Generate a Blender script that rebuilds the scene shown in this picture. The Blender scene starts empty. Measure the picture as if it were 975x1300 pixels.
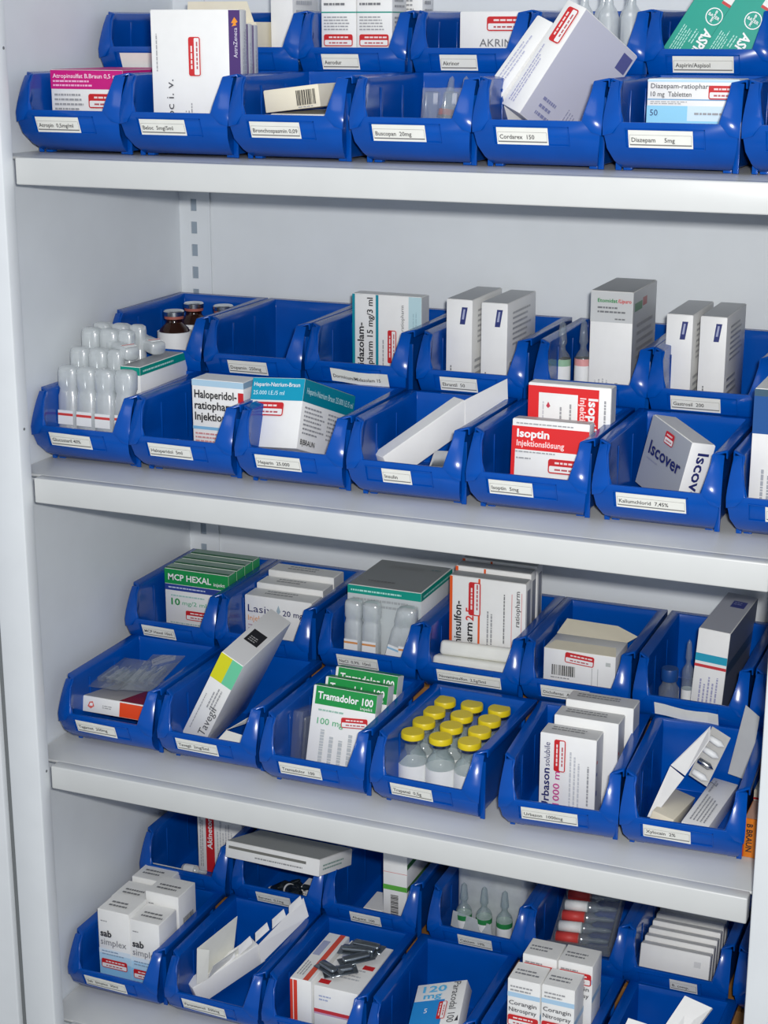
import bpy, bmesh, math, random
from mathutils import Vector, Matrix, Euler

random.seed(7)
scene = bpy.context.scene
COL = scene.collection

# ------------------------------------------------------------------ camera
CAM_POS = Vector((0.9090, -1.3077, 0.1116))
YAW, PITCH, FPX = 0.39528, -0.27891, 2140.25
cam_data = bpy.data.cameras.new('camera')
cam_data.sensor_fit = 'HORIZONTAL'
cam_data.sensor_width = 36.0
cam_data.lens = 36.0 * FPX / 975.0
cam_data.clip_start = 0.05
cam = bpy.data.objects.new('camera', cam_data)
COL.objects.link(cam)
cam.location = CAM_POS
cam.rotation_euler = Euler((math.pi / 2 + PITCH, 0.0, YAW), 'XYZ')
scene.camera = cam

# ------------------------------------------------------------------ world, flash, fill lamp, exposure
world = bpy.data.worlds.new('room_ambient')
world.use_nodes = True
wbg = world.node_tree.nodes['Background']
wbg.inputs['Color'].default_value = (0.80, 0.88, 1.0, 1)
wbg.inputs['Strength'].default_value = 0.50
scene.world = world

flash = bpy.data.lights.new('camera_flash', 'AREA')
flash.shape = 'RECTANGLE'
flash.size = 0.040
flash.size_y = 0.028
flash.energy = 16.8
flash.color = (1.0, 0.985, 0.96)
flash_ob = bpy.data.objects.new('camera_flash', flash)
COL.objects.link(flash_ob)
right = Vector((math.cos(YAW), math.sin(YAW), 0))
flash_ob.location = CAM_POS + right * 0.035 + Vector((0, 0, 0.045))
flash_ob.rotation_euler = cam.rotation_euler

lamp = bpy.data.lights.new('fill_lamp', 'AREA')  # unseen lamp added to fill the cabinet front with light
lamp.shape = 'RECTANGLE'
lamp.size = 1.2
lamp.size_y = 0.6
lamp.energy = 6.5
lamp.color = (1.0, 0.98, 0.95)
lamp_ob = bpy.data.objects.new('fill_lamp', lamp)
COL.objects.link(lamp_ob)
lamp_ob.location = (0.5, -1.6, 1.35)
lamp_ob.rotation_euler = (math.radians(35), 0, 0)

vs = scene.view_settings
vs.view_transform = 'Standard'
vs.look = 'None'
vs.exposure = 0.0
vs.gamma = 1.0
vs.use_curve_mapping = False
scene.cycles.transparent_max_bounces = 48

# ------------------------------------------------------------------ materials
MATS = {}


def lin(c):
    return tuple(((v / 255.0) / 12.92 if v / 255.0 <= 0.04045 else ((v / 255.0 + 0.055) / 1.055) ** 2.4) for v in c)


def mat(name, rgb, rough=0.5, noise=0.03, scale=60.0, trans=0.0, ior=1.45, metal=0.0, bump=0.0, coat=0.0, spec=0.5, alpha=1.0):
    """Procedural principled material, rgb given in display (sRGB 0-255) values."""
    if name in MATS:
        return MATS[name]
    m = bpy.data.materials.new(name)
    m.use_nodes = True
    nt = m.node_tree
    b = nt.nodes['Principled BSDF']
    c = lin(rgb)
    b.inputs['Roughness'].default_value = rough
    b.inputs['Metallic'].default_value = metal
    b.inputs['IOR'].default_value = ior
    b.inputs['Transmission Weight'].default_value = trans
    b.inputs['Coat Weight'].default_value = coat
    b.inputs['Specular IOR Level'].default_value = spec
    b.inputs['Alpha'].default_value = alpha
    tc = nt.nodes.new('ShaderNodeTexCoord')
    nz = nt.nodes.new('ShaderNodeTexNoise')
    nz.inputs['Scale'].default_value = scale
    nz.inputs['Detail'].default_value = 3.0
    nt.links.new(tc.outputs['Object'], nz.inputs['Vector'])
    rp = nt.nodes.new('ShaderNodeValToRGB')
    rp.color_ramp.elements[0].position = 0.3
    rp.color_ramp.elements[1].position = 0.7
    rp.color_ramp.elements[0].color = (c[0] * (1 - noise), c[1] * (1 - noise), c[2] * (1 - noise), 1)
    rp.color_ramp.elements[1].color = (min(1, c[0] * (1 + noise)), min(1, c[1] * (1 + noise)), min(1, c[2] * (1 + noise)), 1)
    nt.links.new(nz.outputs['Fac'], rp.inputs['Fac'])
    nt.links.new(rp.outputs['Color'], b.inputs['Base Color'])
    if bump:
        bp = nt.nodes.new('ShaderNodeBump')
        bp.inputs['Strength'].default_value = bump
        bp.inputs['Distance'].default_value = 0.001
        nt.links.new(nz.outputs['Fac'], bp.inputs['Height'])
        nt.links.new(bp.outputs['Normal'], b.inputs['Normal'])
    MATS[name] = m
    return m


def clear(name, rgb, facing, rough, milky=0.0):
    """thin clear plastic or glass wall: light passes, the surface mirrors by Fresnel; milky adds a white haze in the wall"""
    m = bpy.data.materials.new(name)
    m.use_nodes = True
    nt = m.node_tree
    nt.nodes.clear()
    out = nt.nodes.new('ShaderNodeOutputMaterial')
    tr = nt.nodes.new('ShaderNodeBsdfTransparent')
    tr.inputs['Color'].default_value = lin(rgb) + (1,)
    gl = nt.nodes.new('ShaderNodeBsdfGlossy')
    gl.inputs['Roughness'].default_value = rough
    fr = nt.nodes.new('ShaderNodeLayerWeight')
    fr.inputs['Blend'].default_value = 0.5
    pw = nt.nodes.new('ShaderNodeMath')
    pw.operation = 'POWER'
    pw.inputs[1].default_value = 3.0
    ad = nt.nodes.new('ShaderNodeMath')
    ad.operation = 'MULTIPLY_ADD'
    ad.use_clamp = True
    ad.inputs[1].default_value = 0.75
    ad.inputs[2].default_value = facing
    mx = nt.nodes.new('ShaderNodeMixShader')
    nt.links.new(fr.outputs['Facing'], pw.inputs[0])
    nt.links.new(pw.outputs[0], ad.inputs[0])
    nt.links.new(ad.outputs[0], mx.inputs['Fac'])
    nt.links.new(tr.outputs[0], mx.inputs[1])
    nt.links.new(gl.outputs[0], mx.inputs[2])
    last = mx
    if milky:
        tc = nt.nodes.new('ShaderNodeTexCoord')
        nz = nt.nodes.new('ShaderNodeTexNoise')
        nz.inputs['Scale'].default_value = 90.0
        mr = nt.nodes.new('ShaderNodeMapRange')
        mr.inputs['To Min'].default_value = milky * 0.8
        mr.inputs['To Max'].default_value = milky * 1.2
        df = nt.nodes.new('ShaderNodeBsdfDiffuse')
        df.inputs['Color'].default_value = lin(rgb) + (1,)
        m2 = nt.nodes.new('ShaderNodeMixShader')
        nt.links.new(tc.outputs['Object'], nz.inputs['Vector'])
        nt.links.new(nz.outputs['Fac'], mr.inputs['Value'])
        nt.links.new(mr.outputs['Result'], m2.inputs['Fac'])
        nt.links.new(mx.outputs[0], m2.inputs[1])
        nt.links.new(df.outputs[0], m2.inputs[2])
        last = m2
    nt.links.new(last.outputs[0], out.inputs['Surface'])
    MATS[name] = m
    return m


ENAMEL = mat('cabinet_enamel', (226, 230, 233), 0.34, 0.02, 25, bump=0.04)
ENAMEL_IN = mat('cabinet_interior_enamel', (226, 231, 235), 0.36, 0.025, 18, bump=0.05)
SHELF = mat('shelf_enamel', (207, 209, 208), 0.30, 0.015, 30, bump=0.03)
GROOVE = mat('recess_shade_grey', (112, 116, 118), 0.7)  # dark grey standing for the shade in the door gap and screw holes
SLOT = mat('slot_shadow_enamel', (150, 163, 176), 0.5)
WOOD = mat('riser_wood', (150, 104, 52), 0.6, 0.18, 45)
BLUE = mat('blue_polypropylene', (0, 76, 168), 0.20, 0.05, 40, bump=0.05, spec=0.38)
PAPER = mat('label_paper', (236, 236, 228), 0.6)
CARD = mat('white_cardboard', (240, 240, 238), 0.42, 0.015, 80)
GREYCARD = mat('grey_cardboard', (176, 178, 180), 0.42, 0.02, 80)
CREAM = mat('cream_cardboard', (236, 228, 205), 0.55, 0.02, 60)
GLASS = clear('clear_glass', (236, 243, 244), 0.08, 0.04, milky=0.10)
AMBER = mat('brown_glass', (70, 34, 16), 0.05, 0.05, trans=0.75, ior=1.5)
FROST = clear('frosted_plastic', (240, 245, 247), 0.30, 0.20, milky=0.42)
CLEARP = clear('clear_plastic', (246, 249, 250), 0.10, 0.08, milky=0.07)
ALU = mat('aluminium', (205, 208, 210), 0.25, 0.03, metal=1.0)
FOIL = mat('blister_foil', (150, 158, 164), 0.22, 0.1, 90, metal=0.9, bump=0.4)
YCAP = mat('yellow_cap', (226, 202, 30), 0.35, 0.03)
WALLM = mat('room_wall_paint', (205, 205, 200), 0.8)
FLOORM = mat('room_floor_lino', (150, 148, 142), 0.5, 0.08, 12)


def cmat(rgb):
    return mat('print_%02x%02x%02x' % tuple(rgb), rgb, 0.42, 0.0)


# ------------------------------------------------------------------ mesh helpers
class MB:
    """collects verts / faces with material slots and links them as ONE mesh object"""

    def __init__(self):
        self.v, self.f, self.mi, self.ms = [], [], [], []

    def slot(self, m):
        if m not in self.ms:
            self.ms.append(m)
        return self.ms.index(m)

    def poly(self, pts, m):
        n = len(self.v)
        self.v += [tuple(p) for p in pts]
        self.f.append(tuple(range(n, n + len(pts))))
        self.mi.append(self.slot(m))

    def raw(self, vs_, fs_, m):
        n = len(self.v)
        self.v += [tuple(p) for p in vs_]
        s = self.slot(m)
        for f in fs_:
            self.f.append(tuple(i + n for i in f))
            self.mi.append(s)

    def box(self, x0, y0, z0, x1, y1, z1, m, M=None):
        vs_ = [Vector((x, y, z)) for x in (x0, x1) for y in (y0, y1) for z in (z0, z1)]
        if M:
            vs_ = [M @ p for p in vs_]
        self.raw(vs_, [(0, 1, 3, 2), (4, 6, 7, 5), (0, 4, 5, 1), (2, 3, 7, 6), (0, 2, 6, 4), (1, 5, 7, 3)], m)

    def plate(self, pts, t, m):
        pts = [Vector(p) for p in pts]
        n = (pts[1] - pts[0]).cross(pts[2] - pts[0]).normalized() * t
        k = len(pts)
        vs_ = pts + [p - n for p in pts]
        fs_ = [tuple(range(k)), tuple(range(2 * k - 1, k - 1, -1))]
        fs_ += [(i, i + k, (i + 1) % k + k, (i + 1) % k) for i in range(k)]
        self.raw(vs_, fs_, m)

    def lathe(self, prof, m, seg=20, M=None):
        vs_, fs_ = [], []
        for r, z in prof:
            for i in range(seg):
                a = 2 * math.pi * i / seg
                p = Vector((r * math.cos(a), r * math.sin(a), z))
                vs_.append(M @ p if M else p)
        for j in range(len(prof) - 1):
            for i in range(seg):
                k = (i + 1) % seg
                fs_.append((j * seg + i, j * seg + k, (j + 1) * seg + k, (j + 1) * seg + i))
        if prof[0][0] > 1e-6:
            fs_.append(tuple(range(seg - 1, -1, -1)))
        if prof[-1][0] > 1e-6:
            fs_.append(tuple(range((len(prof) - 1) * seg, len(prof) * seg)))
        self.raw(vs_, fs_, m)

    def mesh(self, name, smooth=False):
        me = bpy.data.meshes.new(name)
        me.from_pydata(self.v, [], self.f)
        for m in self.ms:
            me.materials.append(m)
        for p, i in zip(me.polygons, self.mi):
            p.material_index = i
            p.use_smooth = smooth
        me.update()
        return me

    def build(self, name, parent=None, smooth=False, loc=None):
        return link(name, self.mesh(name, smooth), parent, loc)


def link(name, me, parent=None, loc=None):
    o = bpy.data.objects.new(name, me)
    COL.objects.link(o)
    if parent:
        o.parent = parent
    if loc:
        o.location = loc
    return o


def finish(me, bevel=0.0, seg=2, solid=0.0, smooth_angle=40, offset=-1.0):
    """bake solidify + bevel into the mesh datablock"""
    o = bpy.data.objects.new('tmp', me)
    COL.objects.link(o)
    if solid:
        md = o.modifiers.new('s', 'SOLIDIFY')
        md.thickness = solid
        md.offset = offset
        md.use_even_offset = True
    if bevel:
        md = o.modifiers.new('b', 'BEVEL')
        md.width = bevel
        md.segments = seg
        md.limit_method = 'ANGLE'
        md.angle_limit = math.radians(35)
        md.use_clamp_overlap = True
    dg = bpy.context.evaluated_depsgraph_get()
    new = bpy.data.meshes.new_from_object(o.evaluated_get(dg), preserve_all_data_layers=True, depsgraph=dg)
    bpy.data.objects.remove(o)
    name = me.name
    bpy.data.meshes.remove(me)
    new.name = name
    new.polygons.foreach_set('use_smooth', [True] * len(new.polygons))
    try:
        new.set_sharp_from_angle(angle=math.radians(smooth_angle))
    except Exception:
        pass
    return new


def thing(name, label, cat, loc=(0, 0, 0), rot=(0, 0, 0), group=None):
    o = bpy.data.objects.new(name, None)
    o.empty_display_size = 0.02
    COL.objects.link(o)
    o.location = loc
    o.rotation_euler = Euler(rot, 'XYZ')
    return tag(o, label, cat, group)


def tag(o, label=None, cat=None, group=None, kind=None):
    if label:
        o['label'] = label
    if cat:
        o['category'] = cat
    if group:
        o['group'] = group
    if kind:
        o['kind'] = kind
    return o


def tmat(o):
    return Matrix.LocRotScale(o.location, o.rotation_euler, None)


# ---- lettering: glyph outlines of the built-in font, as flat meshes
TXT = {}


def text_geo(s, bold=0.0):
    key = (s, bold)
    if key not in TXT:
        cu = bpy.data.curves.new('t', 'FONT')
        cu.body = s
        cu.size = 1.0
        cu.resolution_u = 2
        cu.offset = bold
        cu.fill_mode = 'FRONT'
        o = bpy.data.objects.new('t', cu)
        COL.objects.link(o)
        dg = bpy.context.evaluated_depsgraph_get()
        me = bpy.data.meshes.new_from_object(o.evaluated_get(dg), depsgraph=dg)
        vs_ = [tuple(v.co) for v in me.vertices]
        fs_ = [tuple(p.vertices) for p in me.polygons]
        bpy.data.objects.remove(o)
        bpy.data.curves.remove(cu)
        bpy.data.meshes.remove(me)
        xs = [v[0] for v in vs_] or [0]
        TXT[key] = (vs_, fs_, min(xs), max(xs))
    return TXT[key]


mm = 0.001


def face_frame(face, w, d, h):
    return {'F': (Vector((0, 0, 0)), Vector((1, 0, 0)), Vector((0, 0, 1)), Vector((0, -1, 0))),
            'R': (Vector((w, 0, 0)), Vector((0, 1, 0)), Vector((0, 0, 1)), Vector((1, 0, 0))),
            'L': (Vector((0, d, 0)), Vector((0, -1, 0)), Vector((0, 0, 1)), Vector((-1, 0, 0))),
            'T': (Vector((0, 0, h)), Vector((1, 0, 0)), Vector((0, 1, 0)), Vector((0, 0, 1)))}[face]


class Printer:
    """flat print and painted shade tints on the faces of a box; coordinates in mm on each face"""

    def __init__(self, frame_fn):
        self.fr = frame_fn
        self.panels, self.byface, self.stick = {}, {}, MB()
        self.n = 0

    def let(self, face):
        return self.byface.setdefault(face, MB())

    def P(self, face, u, v, lift):
        O, U, V, N = self.fr(face)
        return O + U * (u * mm) + V * (v * mm) + N * lift

    def rect(self, face, u0, v0, u1, v1, rgb, mb=None, lift=None):
        self.n += 1
        lf = lift or (0.00012 + 0.00003 * self.n)
        (mb or self.panels.setdefault(face, MB())).poly([self.P(face, u0, v0, lf), self.P(face, u1, v0, lf), self.P(face, u1, v1, lf), self.P(face, u0, v1, lf)], cmat(rgb))

    def polyg(self, face, pts, rgb):
        self.n += 1
        lf = 0.00012 + 0.00003 * self.n
        self.panels.setdefault(face, MB()).poly([self.P(face, u, v, lf) for u, v in pts], cmat(rgb))

    def text(self, face, s, u, v, size, rgb, rot=0, bold=0.0, fw=None, mb=None, lift=0.0011):
        vs_, fs_, x0, x1 = text_geo(s, bold)
        sx = (fw / (x1 - x0)) if fw else size
        c, sn = math.cos(math.radians(rot)), math.sin(math.radians(rot))
        out = []
        for x, y, z in vs_:
            a, b = (x - x0) * sx, y * size
            out.append(self.P(face, u + a * c - b * sn, v + a * sn + b * c, lift))
        (mb or self.let(face)).raw(out, fs_, cmat(rgb))

    def lines(self, face, u0, v0, u1, v1, n, rgb, vert=False, lift=0.0010):
        """rows of tiny print, too small to read in the photograph"""
        m = cmat(tuple(int(c + (232 - c) * 0.22) if sum(rgb) < 560 else c for c in rgb))
        span = (u1 - u0) if vert else (v1 - v0)
        st = span / n
        for i in range(n):
            a = (v0 if vert else u0)
            end = (v1 if vert else u1)
            end = a + (end - a) * random.uniform(0.7, 1.0)
            c = (u0 if vert else v0) + st * i + st * 0.28
            while a < end - 0.6:
                b = min(end, a + random.uniform(1.5, 5.0))
                q = (c, a, c + st * 0.42, b) if vert else (a, c, b, c + st * 0.42)
                self.let(face).poly([self.P(face, q[0], q[1], lift), self.P(face, q[2], q[1], lift), self.P(face, q[2], q[3], lift), self.P(face, q[0], q[3], lift)], m)
                a = b + 0.7

    def sticker(self, face, u, v, w, h, rot=0):
        """small rounded pharmacy sticker: red heading, white field, red outline"""
        c, s = math.cos(math.radians(rot)), math.sin(math.radians(rot))

        def rr(x0, y0, x1, y1, r):
            pts = []
            for cx, cy, a0 in ((x1 - r, y1 - r, 0), (x0 + r, y1 - r, 90), (x0 + r, y0 + r, 180), (x1 - r, y0 + r, 270)):
                for k in range(4):
                    a = math.radians(a0 + 30 * k)
                    pts.append((cx + r * math.cos(a), cy + r * math.sin(a)))
            return pts

        def put(pts, lf, rgb):
            self.stick.poly([self.P(face, u + a * c - b * s, v + a * s + b * c, lf) for a, b in pts], cmat(rgb))
        e = 0.09 * h
        put(rr(0, 0, w, h, 0.18 * h), 0.0012, (206, 40, 44))
        put(rr(e, e, w - e, h * 0.52, 0.08 * h), 0.0013, (242, 240, 238))
        for (y, hh, rgb) in ((h * 0.68, h * 0.13, (245, 225, 222)), (h * 0.22, h * 0.12, (190, 90, 95))):
            a = w * 0.18
            while a < w * 0.8:
                b = a + random.uniform(0.06, 0.16) * w
                put([(a, y), (b, y), (b, y + hh), (a, y + hh)], 0.0014, rgb)
                a = b + 0.03 * w

    def bars(self, face, u0, v0, u1, v1):
        a = u0
        while a < u1:
            b = a + random.choice((0.4, 0.4, 0.8, 1.1))
            self.let(face).poly([self.P(face, a, v0, 0.001), self.P(face, min(b, u1), v0, 0.001), self.P(face, min(b, u1), v1, 0.001), self.P(face, a, v1, 0.001)], cmat((40, 40, 42)))
            a = b + random.choice((0.5, 0.7, 1.0))

    def flush(self, root):
        for mb in self.panels.values():
            mb.build('print_shade_panel', root)
        for mb in self.byface.values():
            mb.build('lettering', root)
        if self.stick.f:
            self.stick.build('sticker', root)


SH = {1: 0.0, 2: -0.3005, 3: -0.5995, 4: -0.899}      # top faces of the shelf boards
BODY = {}


def carton(label, k, pos, size, rot=(0, 0, 0), base=CARD, prints=(), name='carton', cat='carton', group=None, tuck=True, down=0.0):
    """folded cardboard carton; pos = front left bottom corner above shelf k, size in mm, rot in degrees"""
    w, d, h = [s * mm for s in size]
    R = Euler([math.radians(a) for a in rot], 'XYZ')
    loc = Vector((pos[0], pos[1], pos[2] + SH[k]))
    if down:
        loc = loc - R.to_matrix() @ Vector((0, 0, down * mm))
    root = thing(name, label, cat, loc, R, group)
    key = (tuple(size), base.name)
    if key not in BODY:
        mb = MB()
        mb.box(0, 0, 0, w, d, h, base)
        BODY[key] = finish(mb.mesh('carton_body'), 0.0006, 2)
    link('carton_body', BODY[key], root)
    if tuck:
        t = MB()        # tucked closing flap on top, with its slit along the front edge
        t.box(0.0008, 0.0006, h - 0.0001, w - 0.0008, d - 0.0012, h + 0.0004, base)
        t.build('closing_flap', root)
    pr = Printer(lambda f: face_frame(f, w, d, h + (0.0004 if f == 'T' else 0)))
    for p in prints:
        op, a = p[0], p[1:]
        if isinstance(a[-1], dict):
            getattr(pr, op)(*a[:-1], **a[-1])
        else:
            getattr(pr, op)(*a)
    pr.flush(root)
    return root


def wpt(k, x, y, dz):
    return Vector((x, y, SH[k] + dz))


def flap(root, name, k, pts, m, t=0.0004):
    Mi = tmat(root).inverted()
    mb = MB()
    mb.plate([Mi @ wpt(k, *p) for p in pts], t, m)
    return mb.build(name, root)

# ------------------------------------------------------------------ the room around the cabinet
mb = MB()
mb.box(-2.2, -2.6, -1.32, 2.6, 0.60, -1.30, FLOORM)
tag(mb.build('floor'), kind='structure')
mb = MB()
mb.box(-2.2, 0.44, -1.30, 2.6, 0.60, 1.30, WALLM)
tag(mb.build('wall_back'), kind='structure')

# ------------------------------------------------------------------ the steel cabinet
XL, XR, YB, ZT, ZB = -0.0335, 0.776, 0.3596, 0.46, -1.22
cab = thing('steel_cabinet', 'light grey enamelled steel cabinet standing open around the shelves of bins', 'cabinet', (0.35, 0.17, -1.30))


def cpart(name, boxes, m, bevel=0.001):
    b = MB()
    for bb in boxes:
        b.box(*bb, m)
    o = link(name, finish(b.mesh(name), bevel, 2) if bevel else b.mesh(name), cab)
    o.location = -cab.location
    return o


cpart('side_panel', [(XL - 0.004, 0.0, ZB, XL, YB + 0.012, ZT)], ENAMEL_IN, 0)
cpart('side_panel', [(XR, 0.0, ZB, XR + 0.004, YB + 0.012, ZT)], ENAMEL_IN, 0)
cpart('back_panel', [(XL, YB + 0.0015, ZB, XR, YB + 0.006, ZT)], ENAMEL_IN, 0)
cpart('top_panel', [(XL - 0.004, -0.018, ZT, XR + 0.004, YB + 0.012, ZT + 0.03)], ENAMEL)
cpart('plinth', [(XL - 0.004, -0.010, -1.30, XR + 0.004, YB + 0.012, ZB)], ENAMEL)
cpart('door_jamb', [(-0.0370, -0.0180, ZB, 0.0, 0.0, ZT)], ENAMEL, 0.0025)
cpart('door_jamb', [(0.7046, -0.0180, ZB, 0.786, 0.0, ZT)], ENAMEL, 0.0025)
cpart('door_gap_shade', [(-0.0445, -0.0125, ZB, -0.0368, -0.002, ZT)], GROOVE, 0)  # dark strip laid in the door gap to paint its shade
cpart('door', [(-0.42, -0.0190, ZB + 0.01, -0.0443, -0.001, ZT - 0.005)], ENAMEL, 0.0025)
cpart('door', [(0.794, -0.0190, ZB + 0.01, 1.17, -0.001, ZT - 0.005)], ENAMEL, 0.0025)
b = MB()                                   # perforated upright in the back corner, slots every 25 mm
hx0, hx1, hz0, hh = -0.0193, -0.0118, -0.0694, 0.0132
b.box(XL, YB - 0.0012, ZB, hx0, YB + 0.0005, ZT, ENAMEL_IN)
b.box(hx1, YB - 0.0012, ZB, 0.0045, YB + 0.0005, ZT, ENAMEL_IN)
i = -20
while hz0 - 0.025 * i > ZB + 0.05:
    top = hz0 - 0.025 * i
    b.box(hx0, YB - 0.0012, top - 0.025, hx1, YB + 0.0005, top - hh, ENAMEL_IN)
    i += 1
o = b.build('slotted_upright', cab)
o.location = -cab.location
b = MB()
b.box(hx0 - 0.004, YB + 0.0006, ZB, hx1 + 0.004, YB + 0.0014, ZT, SLOT)  # added backing, the shade behind the slots put into its colour
o = b.build('slot_shade_backing', cab)
o.location = -cab.location
for (y, z) in ((-0.006, 0.0956), (-0.0095, -0.2505), (-0.0065, -0.6023)):
    b = MB()
    b.lathe([(0.0014, 0), (0.0014, 0.0003)], GROOVE, 12, Matrix.Translation((0.0, y, z)) @ Matrix.Rotation(math.pi / 2, 4, 'Y'))
    o = b.build('screw_hole', cab)
    o.location = -cab.location

SNAME = {1: 'top', 2: 'second', 3: 'third', 4: 'bottom'}
for k in (1, 2, 3, 4):
    b = MB()
    b.box(0.0006, 0.0, -0.0245, 0.6985, 0.014, 0.0, SHELF)
    b.box(XL + 0.001, 0.0135, -0.0030, XR - 0.001, YB - 0.002, 0.0, SHELF)
    s = link('shelf_board', finish(b.mesh('shelf_board'), 0.0014, 3), None, (0, 0, SH[k]))
    tag(s, {1: 'off-white steel shelf board carrying the uppermost bins in the cabinet', 2: 'off-white steel shelf board under the bins with white cartons and brown bottles',
            3: 'off-white steel shelf board under the yellow-capped vials', 4: 'off-white steel shelf board at the bottom, mostly hidden by bins'}[k], 'shelf', 'steel shelf boards')
    b = MB()
    b.box(XL + 0.004, 0.2165, 0, XR - 0.006, 0.3500, 0.0545, WOOD)
    r = link('riser_board', finish(b.mesh('riser_board'), 0.002, 2), None, (0, 0, SH[k] + 0.0002))
    tag(r, 'brown wooden riser lifting the back row of bins on the %s shelf' % SNAME[k], 'riser', 'wooden risers behind the front bins')

# ------------------------------------------------------------------ blue stacking bin
BL, LIPZ, RIMZ = 0.152, 0.0425, 0.070
PROF = [(0.0025, 0.0290, 0.0455), (0.009, 0.0175, 0.0490), (0.019, 0.0075, 0.0525), (0.031, 0.0030, 0.0545), (0.0400, 0.0, 0.0395),
        (0.048, 0.0030, 0.0415), (0.056, 0.0065, 0.0435), (0.064, 0.0105, 0.0452), (0.070, 0.0165, 0.0462)]
# solid cheeks beside the opening: inner edge, outer edge, rear edge of each section
CHEEK = [((0.0470, 0.0020, 0.0310), (0.0550, 0.0030, 0.0290), (0.0470, 0.0220, 0.0290)), ((0.0393, -0.0003, 0.0402), (0.0555, 0.0030, 0.0378), (0.0468, 0.0240, 0.0400)),
         ((0.0413, 0.0027, 0.0482), (0.0553, 0.0058, 0.0458), (0.0468, 0.0255, 0.0480)), ((0.0433, 0.0062, 0.0562), (0.0548, 0.0092, 0.0540), (0.0468, 0.0270, 0.0555)),
         ((0.0450, 0.0102, 0.0642), (0.0542, 0.0132, 0.0622), (0.0468, 0.0290, 0.0630)), ((0.0460, 0.0162, 0.0714), (0.0537, 0.0185, 0.0702), (0.0475, 0.0310, 0.0700))]


def make_bin_mesh():
    bm = bmesh.new()
    V = lambda x, y, z: bm.verts.new((x, y, z))
    quads = []
    for s in (-1, 1):
        cols = []
        for z, yf, xa in PROF:
            xb = 0.0455 + 0.0012 * z / RIMZ
            yb = BL * 1.0 - 0.004 * (1 - z / RIMZ)
            cols.append([V(s * xa, yf, z), V(s * (xa * 0.45 + xb * 0.55), yf + 0.006, z), V(s * xb, yf + 0.014, z), V(s * xb, 0.070, z), V(s * xb, yb, z)])
        for a, c in zip(cols[:-1], cols[1:]):
            for j in range(4):
                quads.append((a[j], a[j + 1], c[j + 1], c[j]))
        top = cols[-1]
        fo = [top[0], V(s * 0.0537, 0.0235, RIMZ + 0.0012), V(s * 0.0535, top[2].co.y, RIMZ + 0.0012), V(s * 0.0535, 0.070, RIMZ + 0.0012), V(s * 0.0535, BL + 0.005, RIMZ + 0.0012)]
        for j in range(4):
            if j == 0:
                quads.append((top[0], top[1], fo[1]))
            else:
                quads.append((top[j], top[j + 1], fo[j + 1], fo[j]))
        quads.append((top[1], top[2], fo[2], fo[1])) if False else None
        fs = [V(f.co.x, f.co.y, RIMZ - 0.0040) for f in fo[1:]]
        for j in range(3):
            quads.append((fo[j + 1], fo[j + 2], fs[j + 1], fs[j]))
        if s < 0:
            Lc, Lf, Ls = cols, fo, fs
        else:
            Rc, Rf, Rs = cols, fo, fs
    for r in range(4):                       # front panel up to the lip
        quads.append((Lc[r][0], Rc[r][0], Rc[r + 1][0], Lc[r + 1][0]))
    for r in range(len(PROF) - 1):           # back wall
        quads.append((Rc[r][4], Lc[r][4], Lc[r + 1][4], Rc[r + 1][4]))
    quads.append((Rc[-1][4], Lc[-1][4], Lf[4], Rf[4]))
    quads.append((Rf[4], Lf[4], Ls[3], Rs[3]))
    for j in range(4):                       # floor
        quads.append((Lc[0][j], Lc[0][j + 1], Rc[0][j + 1], Rc[0][j]))
    for q in quads:
        if q:
            try:
                bm.faces.new(q)
            except ValueError:
                pass
    bmesh.ops.remove_doubles(bm, verts=bm.verts, dist=1e-5)
    bmesh.ops.recalc_face_normals(bm, faces=bm.faces)
    # outward orientation: the floor must look down
    fl = min(bm.faces, key=lambda f: f.calc_center_median().z)
    if fl.normal.z > 0:
        bmesh.ops.reverse_faces(bm, faces=bm.faces)
    me = bpy.data.meshes.new('tub')
    bm.to_mesh(me)
    bm.free()
    me.materials.append(BLUE)
    me = finish(me, 0.0011, 2, solid=0.0017, smooth_angle=60)
    # ribs and feet
    mb = MB()
    for s in (-1, 1):
        for y in (0.047, 0.096):
            x = s * 0.0441
            mb.box(min(x, x + s * 0.0006), y, 0.006, max(x, x + s * 0.0006), y + 0.0035, 0.063, BLUE)
        mb.box(min(s * 0.0458, s * 0.0505), 0.0305, 0.0, max(s * 0.0458, s * 0.0505), 0.0327, 0.058, BLUE)
        mb.box(min(s * 0.0458, s * 0.0495), 0.1380, 0.0, max(s * 0.0458, s * 0.0495), 0.1400, 0.064, BLUE)
        for y in (0.033, 0.136):
            mb.box(min(s * 0.0375, s * 0.0445), y, 0.0, max(s * 0.0375, s * 0.0445), y + 0.008, 0.0028, BLUE)
        vs_, fs_ = [], []
        for sec in CHEEK:
            vs_ += [(s * a[0], a[1], a[2]) for a in sec]
        for j in range(len(CHEEK) - 1):
            for q in range(3):
                f = (3 * j + q, 3 * j + (q + 1) % 3, 3 * j + 3 + (q + 1) % 3, 3 * j + 3 + q)
                fs_.append(f if s < 0 else f[::-1])
        e = 3 * (len(CHEEK) - 1)
        fs_ += [(2, 1, 0) if s < 0 else (0, 1, 2), (e, e + 1, e + 2) if s < 0 else (e + 2, e + 1, e)]
        mb.raw(vs_, fs_, BLUE)
    extra = mb.mesh('ribs')
    bm = bmesh.new()
    bm.from_mesh(extra)
    bmesh.ops.recalc_face_normals(bm, faces=bm.faces)
    bm.to_mesh(extra)
    bm.free()
    extra = finish(extra, 0.0007, 2)
    bm = bmesh.new()
    bm.from_mesh(me)
    bm.from_mesh(extra)
    bm.to_mesh(me)
    bm.free()
    bpy.data.meshes.remove(extra)
    me.name = 'tub'
    return me


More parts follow.
